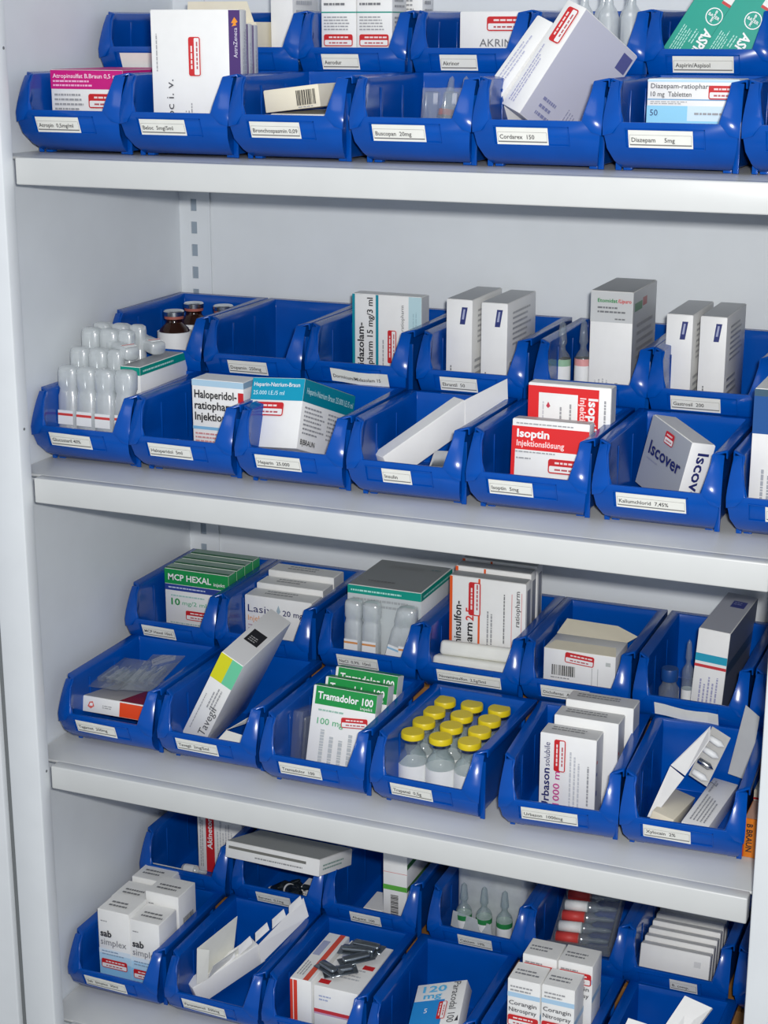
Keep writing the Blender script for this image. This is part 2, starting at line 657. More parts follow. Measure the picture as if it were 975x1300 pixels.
TUB = make_bin_mesh()


def front_y(z):
    for (z0, y0, ), (z1, y1, ) in zip(PROF[:-1], PROF[1:]):
        if z0 <= z <= z1:
            return y0 + (y1 - y0) * (z - z0) / (z1 - z0)


def label_pt(x, z, lift):
    # panel that carries the paper label: plane through the front at z 0.018 .. 0.031
    t = (z - 0.019) / 0.012
    y = 0.0075 + (0.0030 - 0.0075) * t
    n = Vector((0, -0.012, -0.0045)).normalized()
    return Vector((x, y, z)) + n * lift


hold = MB()
for (x0, z0, x1, z1) in ((-0.036, 0.0346, 0.028, 0.0353), (-0.036, 0.0196, 0.028, 0.0203), (-0.0366, 0.0196, -0.0359, 0.0353), (0.0273, 0.0196, 0.028, 0.0353)):
    hold.plate([label_pt(x0, z0, 0.0009), label_pt(x1, z0, 0.0009), label_pt(x1, z1, 0.0009), label_pt(x0, z1, 0.0009)], 0.0013, BLUE)
HOLD = hold.mesh('label_holder')


def stack_bin(k, row, x, y, what, text=None, tx=-0.0335, tw=46, size=5.0, rz=0.0, dz=None, curl=0, tilt=0.0, base=None):
    z = SH[k] + (0.0552 if row == 'U' else 0.0004)
    root = thing('stacking_bin', 'blue bin %s, %s shelf %s row' % (what, SNAME[k], 'back' if row == 'U' else 'front'),
                 'bin', (x, y, z), (0, 0, math.radians(rz)), 'blue stacking bins in the cabinet')
    link('tub', TUB, root)
    link('label_holder', HOLD, root)
    if text is not None:
        x0, x1 = tx, tx + tw * mm
        lb = MB()
        if curl:
            n = 6
            for i in range(n):
                a, c = i / n, (i + 1) / n
                la, lc = [0.0012 + 0.003 * curl * (abs(math.sin(3.4 * t + 0.4)) ** 1.5) * t for t in (a, c)]
                za, zc = [0.0030 * curl * math.sin(2.8 * t) * t for t in (a, c)]
                xa, xc = x0 + (x1 - x0) * a, x0 + (x1 - x0) * c
                lb.plate([label_pt(xa, 0.0205 - za, la), label_pt(xc, 0.0205 - zc, lc), label_pt(xc, 0.0343 - zc * 1.3, lc * 1.3), label_pt(xa, 0.0343 - za * 1.3, la * 1.3)], 0.0003, PAPER)
        else:
            t0, t1 = -tilt * tw * 0.5 * mm, tilt * tw * 0.5 * mm
            lb.plate([label_pt(x0, 0.0205 + t0, 0.0011), label_pt(x1, 0.0205 + t1, 0.0011), label_pt(x1, 0.0343 + t1, 0.0011), label_pt(x0, 0.0343 + t0, 0.0011)], 0.0003, PAPER)
        lab = lb.build('paper_label', root)
        if text:
            tl = MB()
            vs_, fs_, a0, a1 = text_geo(text, 0.012)
            sx = min(size * mm, (tw - 5) * mm / (a1 - a0))
            def tpt(p):
                f = (0.0025 + (p[0] - a0) * sx) / (x1 - x0)
                if curl:
                    lf = 0.0012 + 0.003 * curl * (abs(math.sin(3.4 * f + 0.4)) ** 1.5) * f
                    zo = -0.0030 * curl * math.sin(2.8 * f) * f * 1.15
                    return label_pt(x0 + f * (x1 - x0), 0.0252 + p[1] * size * mm + zo, lf * 1.22 + 0.0006)
                return label_pt(x0 + f * (x1 - x0), 0.0252 + p[1] * size * mm + t0, 0.0014)
            tl.raw([tpt(p) for p in vs_], fs_, cmat((74, 74, 76)))
            if not curl:        # the printed rule around the typed field
                for (u0, v0, u1, v1) in ((x0 + 0.001, 0.0234, x1 - 0.001, 0.0224), (x0 + 0.001, 0.0306, x1 - 0.001, 0.0308), (x1 - 0.0012, 0.0234, x1 - 0.001, 0.0308), (x0 + 0.001, 0.0234, x0 + 0.0012, 0.0308)):
                    tl.poly([label_pt(u0, v0, 0.00135), label_pt(u1, v0, 0.00135), label_pt(u1, v1, 0.00135), label_pt(u0, v1, 0.00135)], cmat((120, 120, 120)))
            tl.build('label_lettering', lab)
    return root


# front row, top shelf
B = stack_bin
B(1, 'L', 0.0340, 0.035, 'holding a pink-topped white carton', 'Atropin  0,5mg/ml')
B(1, 'L', 0.1440, 0.035, 'holding a tall white carton with a purple stripe', 'Beloc  5mg/5ml')
B(1, 'L', 0.2545, 0.035, 'holding a small cream carton with a barcode', 'Bronchospasmin 0,09', tw=48, curl=0)
B(1, 'L', 0.3705, 0.035, 'holding loose clear ampoules', 'Buscopan  20mg', tw=48)
B(1, 'L', 0.4815, 0.035, 'holding two long white cartons leaning out sideways', 'Cordarex  150', tw=44)
B(1, 'L', 0.5925, 0.035, 'holding a white carton with a light blue band', 'Diazepam     5mg', tw=52)
B(1, 'L', 0.7040, 0.035, 'at the right photo edge past the light-blue-banded carton')
# back row, top shelf
B(1, 'U', 0.0330, 0.184, 'standing empty, leftmost', '', tx=-0.030, tw=48)
B(1, 'U', 0.1430, 0.184, 'holding an open cream carton')
B(1, 'U', 0.2520, 0.184, 'holding white cartons with thin teal lines', 'Aerodur', tx=-0.030, tw=38)
B(1, 'U', 0.3670, 0.184, 'holding one wide white carton', 'Akrinor', tx=-0.026, tw=36)
B(1, 'U', 0.4770, 0.184, 'holding tall clear ampoules')
B(1, 'U', 0.5870, 0.184, 'holding two tilted teal cartons', 'Aspirin/Aspisol', tx=-0.030, tw=53)
B(1, 'U', 0.6990, 0.184, 'at the right photo edge past the two teal cartons')
# front row, second shelf
B(2, 'L', 0.0245, 0.043, 'holding frosted plastic ampoules', 'Glucosteril 40%', tilt=-0.02)
B(2, 'L', 0.1350, 0.043, 'holding a white carton with large black lettering', 'Haloperidol  5ml', tilt=-0.01)
B(2, 'L', 0.2490, 0.042, 'holding a white carton with a turquoise band', 'Heparin  25.000')
B(2, 'L', 0.3640, 0.039, 'holding a long blank white carton', 'Insulin', tx=-0.020, tw=28)
B(2, 'L', 0.4785, 0.040, 'holding two red and white cartons', 'Isoptin  5mg', tw=40)
B(2, 'L', 0.5925, 0.041, 'holding a silver-grey carton', 'Kaliumchlorid  7,45%', tw=60)
B(2, 'L', 0.7070, 0.043, 'at the right photo edge with a dark blue carton', 'Ketanest', tx=-0.0222)
# back row, second shelf
B(2, 'U', 0.0250, 0.189, 'holding three brown glass bottles')
B(2, 'U', 0.1385, 0.189, 'standing empty beside the brown bottles', 'Dopamin  250mg', tx=-0.027, tw=44)
B(2, 'U', 0.2510, 0.192, 'holding a white carton with teal edges', 'Dormicum/Midazolam 15', tx=-0.026, tw=62, curl=1)
B(2, 'U', 0.3710, 0.192, 'holding two tall white cartons left of the ampoules', 'Ebrantil  50', tx=-0.030, tw=38)
B(2, 'U', 0.4900, 0.192, 'holding two clear ampoules and a grey-topped carton')
B(2, 'U', 0.6005, 0.192, 'with two tall white cartons right of the grey-topped carton', 'Gastrosil  200', tx=-0.033, tw=46)
B(2, 'U', 0.7150, 0.192, 'at the right photo edge past two tall cartons')
# front row, third shelf
B(3, 'L', 0.0390, 0.040, 'holding a flat red and white carton', 'Tagamet  200mg', tilt=-0.03)
B(3, 'L', 0.1550, 0.040, 'holding a leaning yellow and green cornered carton', 'Tavegil  2mg/5ml', tilt=-0.02)
B(3, 'L', 0.2745, 0.029, 'holding three green-banded cartons', 'Tramadolor  100', tw=44)
B(3, 'L', 0.3910, 0.026, 'full of yellow-capped vials', 'Trapanal  0,5g', tw=42, rz=-2)
B(3, 'L', 0.5200, 0.028, 'holding three white cartons one behind the other', 'Urbason  1000mg', tw=52, rz=4)
B(3, 'L', 0.6310, 0.035, 'holding opened white cartons and a foil blister', 'Xylocain  2%', tw=42, tilt=-0.03, rz=3)
# back row, third shelf
B(3, 'U', 0.0340, 0.184, 'holding a row of green-banded white cartons', 'MCP Hexal 10ml', tw=40, tilt=-0.02)
B(3, 'U', 0.1450, 0.184, 'holding three white cartons with serif lettering')
B(3, 'U', 0.2660, 0.184, 'holding plastic ampoules and a teal-edged grey carton', 'NaCl  0,9%  10ml', tw=46)
B(3, 'U', 0.3755, 0.184, 'holding orange-edged cartons and folded leaflets', 'Novaminsulfon  2,5g/5ml', tx=-0.032, tw=68)
B(3, 'U', 0.4865, 0.184, 'holding a torn-open carton with a barcode', 'Diclofenac  A', tx=-0.033, tw=50)
B(3, 'U', 0.6010, 0.184, 'holding a vial and a teal and red striped carton', '', tx=-0.033, tw=62, curl=1.2)
B(3, 'U', 0.7138, 0.184, 'half hidden by the right cabinet jamb', rz=0)
# front row, bottom shelf
B(4, 'L', 0.0280, 0.047, 'holding small white and light blue cartons', 'Sab  Simplex  30ml', tilt=-0.03, tw=50)
B(4, 'L', 0.1470, 0.047, 'holding a long white carton and leaflets', 'Paracetamol  500mg', tilt=-0.04, tw=50, curl=0)
B(4, 'L', 0.2610, 0.047, 'holding red-striped white cartons under silver blisters')
B(4, 'L', 0.3770, 0.047, 'holding one tilted white and sky-blue carton')
B(4, 'L', 0.4920, 0.047, 'holding four white cartons with red and blue bands')
B(4, 'L', 0.6080, 0.047, 'holding a white sachet')
# back row, bottom shelf
B(4, 'U', 0.0340, 0.192, 'holding a red-striped carton and one loose ampoule')
B(4, 'U', 0.1520, 0.192, 'holding dark ampoules under a flat carton', 'Berotec  0,1mg', tx=-0.024, tw=42)
B(4, 'U', 0.2640, 0.192, 'holding a tall narrow carton with a green stripe', 'Alupent  100', tx=-0.022, tw=36)
B(4, 'U', 0.3870, 0.192, 'holding green-ringed ampoules in frosted wrapping', 'Calcium  10%', tx=-0.020, tw=38)
B(4, 'U', 0.4930, 0.192, 'holding a clear blister with red-banded ampoules')
B(4, 'U', 0.5990, 0.192, 'holding a row of thin white cartons', 'B. comp.', tx=-0.004, tw=28)
B(4, 'U', 0.7138, 0.192, 'half hidden by the right cabinet jamb', rz=0)

# ------------------------------------------------------------------ glass, plastic and paper builders
def revolve(name, parts, label, cat, k, pos, rot=(0, 0, 0), group=None, seg=20):
    """a thing made of lathed parts: parts = [(part name, profile in mm, material)]"""
    root = thing(name, label, cat, wpt(k, *pos), [math.radians(a) for a in rot], group)
    for pn, prof, m in parts:
        key = (pn, tuple(prof), m.name)
        if key not in BODY:
            b = MB()
            b.lathe([(r * mm, z * mm) for r, z in prof], m, seg)
            me = b.mesh(pn, True)
            try:
                me.set_sharp_from_angle(angle=math.radians(40))
            except Exception:
                pass
            BODY[key] = me
        link(pn, BODY[key], root)
    return root


def seat(rot, vec, target):
    """front-left-bottom position that brings the local corner vec (mm) to target"""
    R = Euler([math.radians(a) for a in rot], 'XYZ').to_matrix()
    return tuple(Vector(target) - R @ (Vector(vec) * mm))


WHITE_L = mat('ampoule_label_white', (238, 240, 240), 0.5)
RED_L = mat('ampoule_label_red', (214, 70, 66), 0.5)
GREEN_L = mat('ampoule_label_green', (40, 130, 70), 0.5)
ORANGE_L = mat('ampoule_label_orange', (222, 150, 90), 0.5)
PALEBLUE_L = mat('ampoule_label_blue', (150, 195, 225), 0.5)
STEEL_BLUE = mat('blue_stopper', (28, 74, 140), 0.4)
DKGLASS = mat('dark_ampoule_glass', (40, 52, 62), 0.04, 0.05, trans=0.7, ior=1.5)


def ampoule(label, k, pos, rot=(0, 0, 0), h=80, r=8.5, band=None, glass=GLASS, lab=(0.10, 0.48), cat='ampoule', group=None):
    prof = [(r * 0.9, 0), (r, 1), (r, h * 0.55), (r * 0.8, h * 0.60), (r * 0.42, h * 0.65), (r * 0.36, h * 0.70), (r * 0.55, h * 0.74), (r * 0.5, h * 0.80), (r * 0.34, h * 0.96), (0.0, h)]
    parts = [('glass_body', prof, glass), ('paper_band', [(r + 0.15, h * lab[0]), (r + 0.2, h * lab[1])], WHITE_L)]
    if band:
        parts.append(('colour_ring', [(r + 0.3, h * (lab[1] - 0.08)), (r + 0.3, h * lab[1])], band))
    return revolve('ampoule', parts, label, cat, k, pos, rot, group)


def plastic_ampoule(label, k, pos, rot=(0, 0, 0), h=88, r=10.0, band=RED_L, lab=(30, 44), group=None):
    """blow-moulded soft plastic ampoule: square-shouldered body, twist-off neck with a flat tab"""
    root = thing('plastic_ampoule', label, 'ampoule', wpt(k, *pos), [math.radians(a) for a in rot], group)
    key = ('pa', h, r)
    if key not in BODY:
        b = MB()
        n = 20
        prof = [(0.86, 0), (1, 2), (1, h * 0.66), (0.90, h * 0.70), (0.86, h * 0.74), (0.98, h * 0.78), (1, h * 0.93), (0.9, h * 0.98), (0.55, h)]
        vs_, fs_ = [], []
        for q, z in prof:
            for i in range(n):
                a = 2 * math.pi * i / n
                cx, sy = math.cos(a), math.sin(a)
                e = 0.62                                       # squarish section
                x = math.copysign(abs(cx) ** e, cx) * r * q
                y = math.copysign(abs(sy) ** e, sy) * r * q * 0.8
                vs_.append((x * mm, y * mm, z * mm))
        for j in range(len(prof) - 1):
            for i in range(n):
                fs_.append((j * n + i, j * n + (i + 1) % n, (j + 1) * n + (i + 1) % n, (j + 1) * n + i))
        fs_.append(tuple(range(n - 1, -1, -1)))
        fs_.append(tuple(range((len(prof) - 1) * n, len(prof) * n)))
        b.raw(vs_, fs_, FROST)
        BODY[key] = b.mesh('plastic_body', True)
    link('plastic_body', BODY[key], root)
    key = ('pl', r, lab, band.name)
    if key not in BODY:
        b = MB()
        y = -r * 0.8 * mm - 0.0003
        b.box(-r * 0.8 * mm, y, lab[0] * mm, r * 0.8 * mm, y + 0.0004, lab[1] * mm, WHITE_L)
        t = lab[1] - lab[0]
        b.box(-r * 0.8 * mm, y - 0.0001, (lab[0] + t * 0.62) * mm, r * 0.8 * mm, y, (lab[0] + t * 0.8) * mm, band)
        BODY[key] = b.mesh('adhesive_label')
    link('adhesive_label', BODY[key], root)
    return root


def sheet(name, label, cat, k, polys, m=PAPER, group=None, t=0.0005):
    """leaflets, flaps and foils: one or more thin plates standing in the place"""
    c = sum((wpt(k, *p) for p in polys[0]), Vector()) / len(polys[0])
    root = thing(name, label, cat, c, (0, 0, 0), group)
    for q in polys:
        b = MB()
        b.plate([wpt(k, *p) - c for p in q], t, m)
        b.build('fold', root)
    return root


def rounded(name, label, cat, k, pos, size, rot, m, r=3.0, group=None, part='body'):
    w, d, h = [s * mm for s in size]
    root = thing(name, label, cat, wpt(k, *pos), [math.radians(a) for a in rot], group)
    b = MB()
    b.box(0, 0, 0, w, d, h, m)
    link(part, finish(b.mesh(part), r * mm, 4), root)
    return root


GREY, DK, RED, GRN, TEAL, NAVY, BLK = (140, 142, 146), (88, 90, 94), (206, 38, 42), (22, 146, 74), (0, 150, 132), (38, 44, 104), (34, 34, 38)
WHT = (246, 246, 246)
C = carton
FL, FU = 0.0050, 0.0600     # inner floor of front-row and raised bins above the shelf

# ================================================================== top shelf, front row
C('white carton with a bright pink top band in the leftmost front bin', 1, (-0.006, 0.075, FL), (78, 105, 70), prints=[
    ('rect', 'F', 0, 53, 78, 70, (206, 28, 128)), ('rect', 'R', 0, 53, 105, 70, (206, 28, 128)), ('rect', 'T', 0, 0, 78, 105, (206, 28, 128)),
    ('text', 'F', 'Atropinsulfat B.Braun 0,5 mg', 3, 63, 5.5, (255, 225, 240), 0, 0.01, 72), ('lines', 'F', 3, 54.5, 56, 62, 2, (250, 190, 222)),
    ('lines', 'F', 4, 20, 40, 50, 7, GREY), ('sticker', 'F', 41, 36, 35, 13)])
BEL = [('rect', 'F', 72.5, 0, 83, 123, (74, 44, 112)), ('text', 'F', 'Beloc i. v.', 20, 13, 10, (70, 72, 80), 90, 0.0, 50), ('sticker', 'F', 46, 66, 34, 11, 90),
       ('lines', 'F', 4, 70, 6.5, 112, 1, GREY, True), ('lines', 'F', 30, 4, 38, 48, 3, GREY, True), ('text', 'F', 'AstraZeneca', 80.5, 82, 5, (225, 220, 235), 90),
       ('polyg', 'F', [(75, 112), (78, 117), (81, 113), (79, 111.5)], (240, 150, 40)), ('polyg', 'F', [(75.5, 109), (80, 110), (78, 113)], (240, 150, 40)),
       ('lines', 'R', 4, 10, 18, 110, 3, (190, 192, 196), True)]
C('tall white carton with a purple right edge and an orange emblem', 1, (0.108, 0.067, FL), (83, 22, 123), (0, 0, 12), prints=BEL, group='white cartons with purple edges')
C('white carton with a thin purple edge directly behind the tall purple-striped one', 1, (0.103, 0.0905, FL), (83, 18, 111), (0, 0, 12), prints=[('rect', 'F', 74, 0, 83, 111, (74, 44, 112)), ('rect', 'R', 0, 0, 2.5, 111, (96, 56, 130)), ('lines', 'R', 5, 8, 15, 100, 2, (190, 192, 196), True)], group='white cartons with purple edges')
C('rearmost white carton with a thin purple edge in the same bin', 1, (0.099, 0.1095, FL), (83, 18, 110), (0, 0, 12), prints=[('rect', 'F', 74, 0, 83, 110, (74, 44, 112)), ('rect', 'R', 0, 0, 2.5, 110, (96, 56, 130)), ('lines', 'R', 5, 8, 15, 100, 2, (190, 192, 196), True)], group='white cartons with purple edges')
C('white carton lying flat beneath the cream carton with a barcode', 1, (0.222, 0.076, FL), (58, 100, 34))
C('small cream carton end with a barcode in the third front bin', 1, (0.2205, 0.070, 0.0400), (54, 95, 19), (0, -7, 0), CREAM, [('bars', 'F', 32, 3, 51, 16), ('lines', 'F', 33, 0.5, 50, 2.5, 1, GREY)])
for i, (x, y, a, w) in enumerate(((0.3660, 0.1250, 16, 'left'), (0.3830, 0.1270, 12, 'middle'), (0.3990, 0.1260, 10, 'right'))):
    ampoule('clear glass ampoule leaning in the otherwise empty front bin, %s' % w, 1, (x, y, FL + 0.003), (-14, a - 12, 0), 66, 7.0, (RED_L, ORANGE_L, RED_L)[i], lab=(0.50, 0.54), group='loose ampoules on the top shelf')
t = thing('blister_tray', 'clear plastic tray standing in the otherwise empty front bin', 'packaging', wpt(1, 0.3480, 0.1150, FL), (math.radians(-10), 0, 0))
b = MB()
b.box(0, 0, 0, 0.060, 0.003, 0.058, CLEARP)
link('tray', finish(b.mesh('tray'), 0.001, 2), t)
for j in range(3):
    b = MB()
    b.box(0.004 + 0.018 * j, -0.006, 0.004, 0.018 + 0.018 * j, 0.0, 0.054, CLEARP)
    link('pocket', finish(b.mesh('pocket'), 0.002, 2), t)
COR = [('lines', 'F', 4, 6, 12, 60, 3, (150, 152, 190), True), ('sticker', 'F', 19, 64, 32, 13, 90), ('lines', 'R', 14, 6, 34, 26, 3, (120, 124, 170)), ('lines', 'R', 48, 8, 66, 30, 5, (150, 152, 180), True), ('rect', 'R', 70, 80, 85, 95, (96, 100, 156)), ('rect', 'R', 0.5, 0.5, 87.5, 99.5, (214, 214, 226), {'lift': 0.00011})]  # last rect tints the broad side lavender: part print, part painted shading
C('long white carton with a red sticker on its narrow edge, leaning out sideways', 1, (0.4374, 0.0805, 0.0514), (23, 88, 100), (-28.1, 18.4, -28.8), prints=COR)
C('long white carton leaning behind the one with a red sticker on its edge', 1, (0.4104, 0.0814, 0.0477), (19, 72, 94), (-31.3, 20.2, -26), prints=[('lines', 'F', 4, 8, 14, 86, 3, (170, 172, 200), True)])
C('white tablet carton with a light blue band and a red sticker', 1, (0.5575, 0.100, FL), (76, 40, 67), prints=[
    ('rect', 'F', 0, 24, 76, 46, (150, 214, 244)), ('rect', 'F', 0, 50.5, 76, 51.5, (120, 170, 210)), ('rect', 'F', 0, 65, 76, 67, (190, 222, 240)), ('rect', 'F', 34, 34, 76, 46, (214, 236, 248)),
    ('text', 'F', 'Diazepam-ratiopharm', 3, 60, 5.5, DK, 0, 0.01, 52), ('text', 'F', '10 mg  Tabletten', 3, 53.5, 5.5, DK, 0, 0.01, 34),
    ('text', 'F', '50', 3, 38, 7, NAVY), ('lines', 'F', 3, 47, 36, 50, 2, GREY), ('sticker', 'F', 51, 51.5, 24, 11), ('lines', 'F', 40, 38, 68, 42, 1, GREY)])

# top shelf, back row
t = C('cream carton standing with its wide flap open, behind the purple-striped carton', 1, (0.100, 0.226, FU), (34, 60, 58), base=CREAM)
flap(t, 'open_flap', 1, [(0.050, 0.238, 0.118), (0.128, 0.236, 0.114), (0.117, 0.240, 0.138), (0.051, 0.240, 0.138)], CREAM)
C('plain white carton standing beside the open cream flap', 1, (0.137, 0.252, FU), (24, 60, 102), prints=[('lines', 'R', 6, 20, 50, 90, 8, (196, 198, 202))])
AER = [('rect', 'F', 0, 66.4, 36, 67.6, TEAL), ('rect', 'R', 0, 66.4, 36, 67.6, TEAL), ('sticker', 'F', 3, 36, 30, 11), ('lines', 'F', 3, 50, 32, 64, 5, GREY), ('lines', 'F', 3, 72, 26, 77, 1, DK), ('lines', 'F', 3, 80, 30, 96, 5, GREY), ('lines', 'R', 4, 40, 30, 64, 6, GREY), ('lines', 'R', 4, 70, 30, 90, 4, GREY)]
C('white carton with a teal line, left one of the pair in the back row', 1, (0.2085, 0.216, FU), (36, 36, 108), prints=AER, group='white cartons with teal lines')
C('white carton with a teal line, right one of the pair in the back row', 1, (0.2455, 0.216, FU), (36, 36, 108), prints=AER, group='white cartons with teal lines')
C('wide white carton with small grey print behind the teal-lined pair', 1, (0.240, 0.262, FU), (54, 30, 88), prints=[('lines', 'F', 4, 68, 46, 84, 4, GREY), ('lines', 'R', 4, 50, 26, 80, 4, GREY)])
C('wide white carton with spaced capitals and a red sticker', 1, (0.342, 0.236, FU), (74, 32, 67), prints=[('text', 'F', 'AKRINOR', 20, 36, 10, (110, 112, 118), 0, 0.0, 48), ('sticker', 'F', 27, 50, 37, 13)])
for i, (x, y) in enumerate(((0.462, 0.236), (0.484, 0.240), (0.506, 0.236), (0.473, 0.262), (0.497, 0.264))):
    ampoule('tall clear glass ampoule behind the two leaning cartons, %s' % ('front left', 'front middle', 'front right', 'rear left', 'rear right')[i], 1, (x, y, FU), (0, 0, 0), 112, 9.5, None, FROST, lab=(0.02, 0.2), group='tall ampoules on the top shelf')


def teal_prints():
    p = [('rect', 'F', 0, 0, 36, 80, (0, 158, 138)), ('rect', 'R', 0, 0, 15, 80, (0, 140, 124)), ('rect', 'L', 0, 0, 15, 80, (0, 140, 124)), ('rect', 'F', 22, 66, 36, 80, (236, 236, 234)), ('rect', 'F', 22, 63.5, 36, 66, (200, 60, 60)),  # sides in a darker teal than the front, shade put into the colour
         ('text', 'F', 'ASPISOL', 22, 39, 12, WHT, -90, 0.03, 37), ('lines', 'F', 4, 4, 14, 36, 5, (170, 226, 214), True), ('lines', 'F', 15, 22, 20, 38, 2, (170, 226, 214), True)]
    ring = []
    cx, cy, R1, R0 = 23, 51, 7.6, 6.7
    for i in range(20):
        a, b = 2 * math.pi * i / 20, 2 * math.pi * (i + 1) / 20
        p.append(('polyg', 'F', [(cx + R0 * math.cos(a), cy + R0 * math.sin(a)), (cx + R1 * math.cos(a), cy + R1 * math.sin(a)), (cx + R1 * math.cos(b), cy + R1 * math.sin(b)), (cx + R0 * math.cos(b), cy + R0 * math.sin(b))], WHT))
    p += [('text', 'F', 'BAYER', cx - 5.4, cy - 1.2, 3.6, WHT, 0, 0.02, 10.8)]
    for i, ch in enumerate('BA ER'):
        if ch != ' ':
            p.append(('text', 'F', ch, cx - 1.0, cy + 3.2 - i * 2.15, 3.2, WHT, 0, 0.02, 2.0))
    return p


C('teal carton with a white ring emblem, left one of the tilted pair', 1, (0.5400, 0.2070, 0.0905), (36, 15, 80), (-6, 31, 0), prints=teal_prints(), group='tilted teal cartons')
C('teal carton with a white ring emblem, right one of the tilted pair', 1, (0.5745, 0.2040, 0.0870), (36, 15, 80), (-6, 31, 0), prints=teal_prints(), group='tilted teal cartons')

# ================================================================== second shelf, front row
for i, (x, y, h, rx) in enumerate(((-0.0105, 0.0835, 88, -3), (0.0110, 0.0830, 88, -3), (0.0325, 0.0830, 88, -2), (0.0540, 0.0840, 88, -3))):
    plastic_ampoule('frosted plastic ampoule with a red and white label, %s in the front rank' % ('leftmost', 'second from left', 'second from right', 'rightmost')[i], 2, (x, y, FL), (rx, 0, 0), h, 10.7, group='frosted ampoules on the second shelf')
RK = (('middle rank', 0.1045, 0.0200), ('rear rank', 0.1265, 0.0360), ('last rank', 0.1480, 0.0380))
for nm, y, z in RK:
    for c, x in enumerate((-0.0105, 0.0110, 0.0300)):
        plastic_ampoule('frosted plastic ampoule standing in the %s, %s' % (nm, ('left', 'centre', 'right')[c]), 2, (x, y, z), (-4, 0, 0), 88, 10.2 if c < 2 else 8.2, lab=(20, 30), group='frosted ampoules on the second shelf')
for c, (x, y) in enumerate(((0.0470, 0.1140), (0.0560, 0.1500))):
    plastic_ampoule('frosted plastic ampoule lying on the teal-edged carton, %s' % ('nearer one', 'farther one')[c], 2, (x, y, 0.1035), (-84, 0, 62), 40, 8.6, lab=(4, 12), group='frosted ampoules on the second shelf')
C('white carton with a teal top edge behind the frosted ampoules', 2, (0.0395, 0.1020, FL), (22, 94, 88), prints=[
    ('rect', 'F', 0, 80, 22, 88, TEAL), ('rect', 'R', 0, 80, 92, 88, TEAL), ('rect', 'T', 1, 1, 21, 91, (168, 170, 172)),  # grey top rect paints the shade of the white top face
    ('lines', 'R', 4, 82, 88, 86, 1, (200, 236, 228)), ('lines', 'F', 4, 82, 18, 86, 1, (200, 236, 228)), ('lines', 'R', 10, 20, 80, 60, 5, (196, 198, 202))])
C('white carton with three lines of large black lettering', 2, (0.1200, 0.100, FL), (56, 30, 82), prints=[
    ('rect', 'F', 0, 76, 56, 82, (176, 208, 228)), ('rect', 'R', 0, 76, 30, 82, (150, 182, 206)), ('rect', 'F', 0, 33, 56, 36, (130, 184, 220)),  # right stripe is the front blue darkened as painted shade
    ('text', 'F', 'Haloperidol-', 3, 64.5, 11, BLK, 0, 0.02, 46), ('text', 'F', 'ratiopharm5', 3, 53.5, 11, BLK, 0, 0.02, 50), ('text', 'F', 'Injektion', 3, 42.5, 11, BLK, 0, 0.02, 34),
    ('rect', 'F', 50, 62, 56, 72, RED), ('lines', 'F', 3, 16, 40, 31, 4, (200, 120, 120)), ('lines', 'F', 4, 8, 36, 13, 1, DK)])
C('white carton with a turquoise band, tipped backwards in its bin', 2, (0.1884, 0.0760, 0.0320), (60, 88, 66), (-21, -4.9, -9), prints=[
    ('rect', 'F', 0, 45, 60, 66, (0, 156, 190)), ('rect', 'R', 0, 45, 88, 66, (0, 130, 150)), ('rect', 'T', 0, 0, 60, 88, (0, 140, 168)),  # band darker on right and top, shade put into the turquoise
    ('text', 'F', 'Heparin-Natrium-Braun', 3, 58, 5.5, WHT, 0, 0.01, 53), ('text', 'F', '25.000 I.E./5 ml', 3, 50, 5.5, (200, 240, 248), 0, 0.01, 36),
    ('text', 'R', 'Heparin-Natrium Braun 25.000 I.E./5 ml', 4, 53, 8, (190, 226, 230), 0, 0.01, 80), ('sticker', 'F', 5, 30, 35, 13),
    ('lines', 'R', 4, 14, 40, 42, 7, GREY), ('lines', 'R', 44, 14, 82, 42, 7, GREY), ('text', 'R', 'B|BRAUN', 3, 5, 7, BLK, 0, 0.02, 24)])
RI = (26, 0, -36)
t = C('long blank white carton lying slanted with its end flap raised', 2, seat(RI, (18, 100, 27), (0.3830, 0.1500, 0.0780)), (18, 100, 27), RI)
flap(t, 'raised_flap', 2, [(0.3832, 0.1500, 0.0780), (0.3838, 0.1500, 0.0520), (0.4120, 0.1900, 0.0730), (0.4110, 0.1900, 0.0930)], CARD, 0.0005)
rounded('foil_sachet', 'small silver and white sachet under the long blank carton', 'sachet', 2, (0.3720, 0.0860, 0.0150), (26, 34, 14), (14, 0, 12), ALU, 3)
C('red and white carton standing in front of the other red one', 2, (0.4500, 0.0850, FL), (71, 16, 74), (-4, 0, 0), prints=[
    ('rect', 'F', 0, 0, 3.5, 68, (226, 40, 42)), ('rect', 'F', 0, 47, 71, 68, (226, 40, 42)), ('text', 'F', 'Isoptin', 5, 58.5, 10, WHT, 0, 0.03, 30), ('text', 'F', 'Injektionslösung', 5, 50.5, 7.5, (255, 220, 218), 0, 0.02, 44),
    ('lines', 'F', 4, 44, 52, 46.5, 1, GREY), ('lines', 'F', 4, 69.5, 60, 72, 1, GREY), ('lines', 'F', 5, 38, 24, 41, 1, GREY), ('sticker', 'F', 35, 28, 34, 13), ('polyg', 'F', [(10, 18), (12, 22), (14, 18), (12, 16)], (220, 130, 140)),
    ('lines', 'F', 34, 4, 62, 26, 6, (212, 212, 216), True), ('rect', 'T', 1, 1, 70, 15, (200, 200, 200))])  # grey on the top is painted shade over white card
